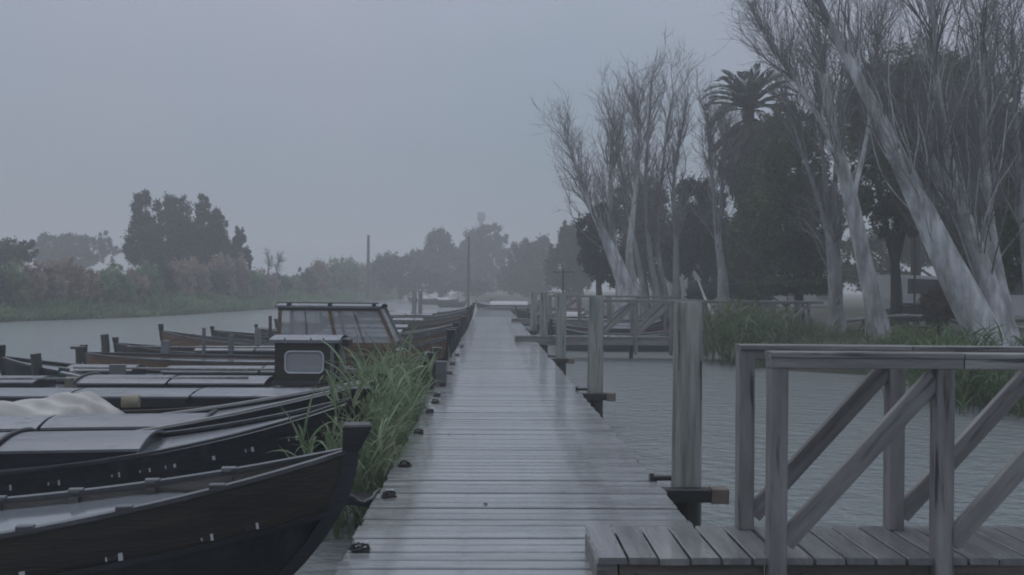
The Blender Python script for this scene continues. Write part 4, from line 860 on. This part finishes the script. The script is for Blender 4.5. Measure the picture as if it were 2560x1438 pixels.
# left bank trees
Gl = 'trees on the left bank'
leafy('riverside_tree', 'tall narrow left tree of the big clump on the left bank', 72, [(355, 520, 26, 42), (362, 580, 36, 50), (345, 620, 34, 45), (375, 640, 40, 40)], 9000, .2, 'gleaf', group=Gl, trunk=(358, .25))
leafy('riverside_tree', 'broad central tree of the big clump on the left bank', 74, [(415, 530, 30, 40), (450, 540, 36, 50), (430, 600, 50, 60), (480, 610, 50, 55), (440, 650, 60, 40)], 13000, .2, 'gleaf', group=Gl, trunk=(440, .3))
leafy('riverside_tree', 'right hand tree of the big clump on the left bank', 73, [(508, 525, 22, 34), (520, 580, 38, 50), (545, 560, 20, 38), (540, 630, 40, 45), (490, 640, 40, 40)], 10000, .2, 'gleaf', group=Gl, trunk=(520, .25))
leafy('riverside_tree', 'small open tree right of the big clump', 75, [(598, 600, 16, 32), (585, 640, 24, 34), (612, 650, 18, 30), (570, 610, 12, 18)], 3800, .2, 'gleaf', group=Gl, trunk=(595, .15))
leafy('riverside_tree', 'pale misty trees behind the brown cane at far left', 120, [(130, 625, 45, 40), (180, 615, 42, 36), (230, 630, 34, 36), (262, 610, 22, 30), (160, 650, 70, 30), (285, 640, 16, 28)], 8000, .34, 'gleaf', group=Gl, trunk=(180, .3))
leafy('riverside_tree', 'dark bushy tree at the left edge of the picture', 62, [(20, 640, 40, 40), (65, 625, 28, 28), (-30, 650, 50, 45)], 6000, .18, 'shrubd', group=Gl, trunk=(15, .2))
bare_tree('thin bare tree on the left bank right of the big clump', [[(668, 700, 0, .09), (672, 665, 0, .06), (670, 640, 0, .03)], [(690, 700, 0, .08), (692, 670, 0, .05), (697, 650, 0, .03)]], 78, c1=12, c2=4, c3=3, l1=(.5, 1.2), l2=(.4, .8), l3=(.3, .6), rmin=.016, bark='twig2', twig='twig2', group='bare trees on the left bank')
# shrubs and canes filling the left bank, one by one
kinds = {'g': ('cane', 'green canes'), 'b': ('canebrown', 'dry brown canes'), 'd': ('shrubd', 'dark green shrub')}
row = [(-70, 'g', 700), (-15, 'd', 690), (30, 'g', 680), (75, 'b', 668), (125, 'b', 660), (175, 'b', 665), (215, 'b', 690), (245, 'g', 690), (290, 'g', 680), (330, 'b', 690), (360, 'g', 670), (395, 'd', 660), (440, 'b', 668), (485, 'b', 655), (525, 'd', 690), (550, 'b', 645), (595, 'b', 650), (625, 'g', 690), (655, 'b', 690), (690, 'd', 695), (725, 'g', 700), (760, 'd', 680), (795, 'b', 660), (830, 'g', 660), (865, 'g', 655), (905, 'b', 665), (950, 'd', 680), (990, 'g', 700)]
used = {}
where = ['at the very left edge', 'left of the brown canes', 'in front of the left edge tree', 'leftmost in the wide brown patch', 'centre of the wide brown patch', 'right of centre in the wide brown patch', 'right end of the wide brown patch', 'just right of the wide brown patch', 'left of the big tree clump', 'below the left tree of the clump', 'below the narrow tree of the clump', 'below the broad central tree', 'right of the dark shrub below the clump', 'below the right tree of the clump', 'low at the right foot of the clump', 'behind the low dark shrub right of the clump', 'under the small open tree', 'just right of the small open tree', 'left of the thin bare tree', 'below the thin bare tree', 'right of the thin bare tree', 'left of the dip in the bank skyline', 'right of the dip in the bank skyline', 'behind the glazed cabin roof', 'left of the concrete pole', 'at the foot of the concrete pole', 'right of the concrete pole', 'farthest along the left bank']
for (px, kd, ytop), wh in zip(row, where):
    # distance of the bank at this pixel
    d = 40.0
    for _ in range(40):
        p = at(px, 719, d); ex = edge_x(LB, p.y) - 2.6; d += (p.x - ex) * .35 if px < 1000 else 0; d = min(max(d, 36), 150)
    s = d / F_PX; hz = 719 + (px - 1280) * math.tan(ROLL); zt_ = CAM_H + (hz - ytop) * s; hpx = (zt_ + .2) / s
    cyc = hz + CAM_H / s - .2 / s - hpx / 2
    wpx = random.uniform(34, 46) * (45 / d) ** .3
    leafy('cane_thicket' if kd != 'd' else 'bank_shrub', f'{kinds[kd][1]} on the left bank, {wh}', d, [(px, cyc, wpx, hpx * .52), (px - wpx * .5, cyc + hpx * .12, wpx * .7, hpx * .38, -.6), (px + wpx * .5, cyc + hpx * .1, wpx * .7, hpx * .4, -.5)], 4200, .13 * d / 55, kinds[kd][0], cat='shrub', group='shrubs and canes along the left bank', trunk=(px, .04), depth=.9)
# uncountable green fringe along the water's edge on both banks
def fringe(name, label, edge, side, y0, y1, n, hgt, off, mt, lw):
    yy = rng.uniform(0, 1, n) ** 1.3 * (y1 - y0) + y0; xs = np.array([edge_x(edge, v) for v in yy]); o = rng.uniform(off[0], off[1], n)
    B = np.stack([xs + side * o, yy, np.full(n, WATER + .05) + np.clip(o, 0, 1.6) * .3], -1)
    mod = .5 + .5 * np.sin(yy * .55) * np.sin(yy * .23 + 1)
    D = np.stack([rng.normal(0, .45, n), rng.normal(0, .45, n), np.ones(n)], -1)
    v, f = blades(B, D, hgt * rng.uniform(.5, 1.1, n) * (.35 + .95 * mod), lw * rng.uniform(.6, 1.3, n), rng.uniform(.3, 1.6, n), 4)
    o = link(name, mesh_np(name, v, f, M[mt])); return tag(o, label, 'grass', kind='stuff')
fringe('bank_grass', 'low bright green grass along the foot of the left bank', LB, -1, 30, 150, 26000, 1.15, (-.3, 2.6), 'fringe', .07)
fringe('bank_grass', 'green grass and weeds along the right bank', RB, 1, 5, 60, 15000, .42, (-.1, 4.5), 'reedr', .022)

# ------------------------------------------------------------------ palm
pc = at(1872, 272, 44); pt_ = empty('palm_tree', (pc.x, pc.y, .1), 'tall date palm with a skirt of dead fronds above the dark trees', 'tree')
hp = pc.z - .1
MB().tube([(0, 0, -.3), (.05, 0, hp * .5), (0, 0, hp)], [.34, .3, .27], 12).build('trunk', M['pinebark'], pt_)
def frond(L, droop, mt, nl=40, lw=.042):
    n = 10; pts = []; p = np.zeros(3); a = 0.0
    for i in range(n + 1): pts.append(p.copy()); p = p + np.array([math.cos(a), 0, math.sin(a)]) * L / n; a -= droop / n * (.5 + i / n)
    pts = np.array(pts); mbv, mbf = tubes(pts[None], np.linspace(.03, .006, n + 1)[None], 4)
    f_ = np.linspace(.12, .99, nl) * n * .999; i0 = f_.astype(int); fr = (f_ - i0)[:, None]; B = pts[i0] * (1 - fr) + pts[i0 + 1] * fr; T = norm(pts[i0 + 1] - pts[i0])
    parts = [(mbv, mbf)]
    for s in (-1, 1):
        D = T * .95 + np.array([0, s * .62, .16]); ln = L * .19 * np.sin(np.linspace(.35, 2.9, nl)) + .08
        parts.append(blades(B, D, ln, np.full(nl, lw), np.full(nl, .6), 3))
    return mesh_np('frond', *join(parts), M[mt])
fm = [frond(2.3, 1.1, 'palm'), frond(2.5, 1.6, 'palm'), frond(2.2, .9, 'palm'), frond(2.6, 1.9, 'palm')]
for i in range(38):
    az = i * 2.399; el = R(84) - (i / 38) ** .9 * R(72)
    o = link('frond', fm[(i * 7) % 4], pt_, (0, 0, hp - .1 * i / 38), (0, -el, az)); o.scale = (1.04, 1.04, 1.04)
dm = [frond(2.5, .5, 'palmdead', 34, .1), frond(2.2, .35, 'palmdead', 34, .1)]
for i in range(80):
    az = i * 2.399; el = R(-30) - (i / 80) * R(40)
    o = link('dead_frond', dm[i % 2], pt_, (0, 0, hp - .35 - 2.2 * i / 80), (0, -el, az))

# ------------------------------------------------------------------ things on the right bank
# pole and rail fence
fn_ = empty('log_fence', tuple(at(2250, 850, 27)), 'pale log fence with a curved top rail behind the reeds', 'fence'); fn_.location.z = .2
fb0 = Vector(fn_.location)
rp = [at(x, yv, 27) - fb0 for x, yv in ((2110, 803), (2160, 797), (2210, 792), (2265, 790), (2320, 792), (2370, 800), (2420, 812), (2560, 820))]
MB().tube(rp, .055, 8).build('top_rail', M['bark2'], fn_)
for p in rp[::1]: MB().tube([(p.x, p.y + .06, -.3), (p.x, p.y + .06, p.z)], .05, 8).build('fence_post', M['beam'], fn_)
MB().tube([(p.x, p.y, p.z - .32) for p in rp], .04, 8).build('lower_rail', M['beam'], fn_)
# litter bin on two legs
lb_ = at(2282, 790, 28.5); lb = empty('litter_bin', (lb_.x, lb_.y, .15), 'dark hooded litter bin on legs beside the round brown bush', 'bin')
MB().box((0, 0, .62), (.5, .4, .5), bev=.05).build('body', M['iron'], lb); MB().box((0, 0, .92), (.62, .48, .07), bev=.02).build('hood', M['iron'], lb)
for s in (-1, 1): MB().box((s * .17, 0, .19), (.07, .07, .39)).build('leg', M['iron'], lb)
# lamp post behind it
p = at(2288, 560, 32); lp = empty('lamp_post', (p.x, p.y, .15), 'thin dark lamp post behind the litter bin', 'lamp'); MB().tube([(0, 0, 0), (0, 0, p.z)], .04, 8).build('pole', M['iron'], lp); MB().tube([(0, 0, p.z), (0, 0, p.z + .08), (0, 0, p.z + .3)], [.06, .16, .05], 10).build('lamp_head', M['iron'], lp)
# white vans parked behind
def van(px, d, rz, label):
    p = at(px, 719, d); t = empty('parked_van', (p.x, p.y, .16), label, 'van', 'white vans parked behind the trees', rz)
    prof = [(-2.4, .35), (2.35, .35), (2.45, .8), (2.3, 1.05), (1.6, 1.2), (1.0, 1.95), (-2.35, 2.05), (-2.45, 1.0)]
    n = len(prof); w = .9; vs = [(x, -w, z) for x, z in prof] + [(x, w, z) for x, z in prof]
    MB().add(vs, [tuple(range(n)), tuple(range(2 * n - 1, n - 1, -1))] + [(i, n + i, n + (i + 1) % n, (i + 1) % n) for i in range(n)]).build('body', M['vanwhite'], t)
    for s in (-1, 1):
        MB().add([(1.5, s * .906, 1.22), (.95, s * .906, 1.82), (.2, s * .906, 1.85), (.2, s * .906, 1.22)], [(0, 1, 2, 3)]).build('window', M['dglass'], t)
        MB().add([(.05, s * .906, 1.22), (.05, s * .906, 1.85), (-2.1, s * .906, 1.88), (-2.1, s * .906, 1.22)], [(0, 1, 2, 3)]).build('window', M['dglass'], t)
        for x in (-1.5, 1.5):
            wh = MB().tube([(x, s * .93, .34), (x, s * .72, .34)], .34, 18).build('wheel', M['tyre'], t); MB().tube([(x, s * .935, .34), (x, s * .9, .34)], .19, 14).build('rim', M['greyboard'], wh)
        MB().box((2.42, s * .62, .85), (.08, .36, .2), bev=.03).build('headlight', M['greyboard'], t)
        MB().box((-2.44, s * .75, 1.1), (.05, .14, .4)).build('tail_light', M['redpaint'], t)
    MB().add([(1.57, -.8, 1.235), (1.57, .8, 1.235), (1.04, .78, 1.91), (1.04, -.78, 1.91)], [(0, 1, 2, 3)]).build('windscreen', M['dglass'], t); t.children[-1].location = (.02, 0, .012)
    for x in (-2.47, 2.45): MB().box((x, 0, .45), (.12, 1.78, .2), bev=.03).build('bumper', M['iron'], t)
    return t
van(2330, 40, R(15), 'white van glimpsed left of the largest leaning trunk')
van(2570, 37, R(-10), 'white van glimpsed at the right edge beneath dark trees')
# low whitewashed house behind the palm and evergreens
p = at(1850, 719, 66); hs_ = empty('white_house', (p.x, p.y, .1), 'low whitewashed house glimpsed under the dark trees behind the palm', 'house')
HW, HD, HH = 6.2, 4.0, 2.7
wl = MB()
wl.box((0, 0, HH / 2), (2 * HW, 2 * HD, HH)); wl.add([(-HW, -HD, HH), (-HW, HD, HH), (-HW, 0, HH + 1.6), (HW, -HD, HH), (HW, HD, HH), (HW, 0, HH + 1.6)], [(0, 2, 1), (3, 4, 5)]); wl.build('wall', M['wall'], hs_)
rf = MB()
for s in (-1, 1): rf.bar((-HW - .3, s * (HD + .3) / 2, HH + .78), (HW + .3, s * (HD + .3) / 2, HH + .78), .14, math.hypot(HD + .35, 1.7), up=(0, s * 1.62, 3.9))
rf.build('roof', M['roof'], hs_)
for x in (-4.4, -1.6, 2.8, 4.9):
    w_ = MB().box((x, -HD - .005, 1.5), (.9, .05, 1.1)).build('window', M['dglass'], hs_); MB().box((x, -HD - .05, .92), (1.1, .12, .06)).build('sill', M['wall'], w_)
d_ = MB().box((.6, -HD - .006, 1.05), (1.0, .06, 2.1)).build('door', M['brown'], hs_); MB().box((.95, -HD - .06, 1.05), (.05, .05, .12)).build('handle', M['iron'], d_)
# faint tank tower above the misty trees
p = at(1203, 545, 230); tw_ = empty('water_tower', (p.x, p.y, 0), 'faint tower rising behind the tallest misty tree', 'tower')
MB().tube([(0, 0, 0), (0, 0, p.z)], [.7, .5], 10).build('shaft', M['concrete'], tw_); MB().tube([(0, 0, p.z - 1), (0, 0, p.z - .4), (0, 0, p.z + 1.3), (0, 0, p.z + 1.6)], [.6, 1.1, 1.1, .5], 14).build('tank', M['concrete'], tw_)

# ------------------------------------------------------------------ rain haze over everything
hz_m = bpy.data.materials.new('rain_haze'); hz_m.use_nodes = True; t = hz_m.node_tree; t.nodes.clear()
pv = t.nodes.new('ShaderNodeVolumePrincipled'); pv.inputs['Color'].default_value = (.97, .98, .99, 1); pv.inputs['Density'].default_value = .0048; pv.inputs['Anisotropy'].default_value = .35
ou = t.nodes.new('ShaderNodeOutputMaterial'); t.links.new(pv.outputs[0], ou.inputs['Volume'])
hz = MB().box((0, 190, 10.5), (720, 500, 26)).build('haze', hz_m); tag(hz, kind='stuff')
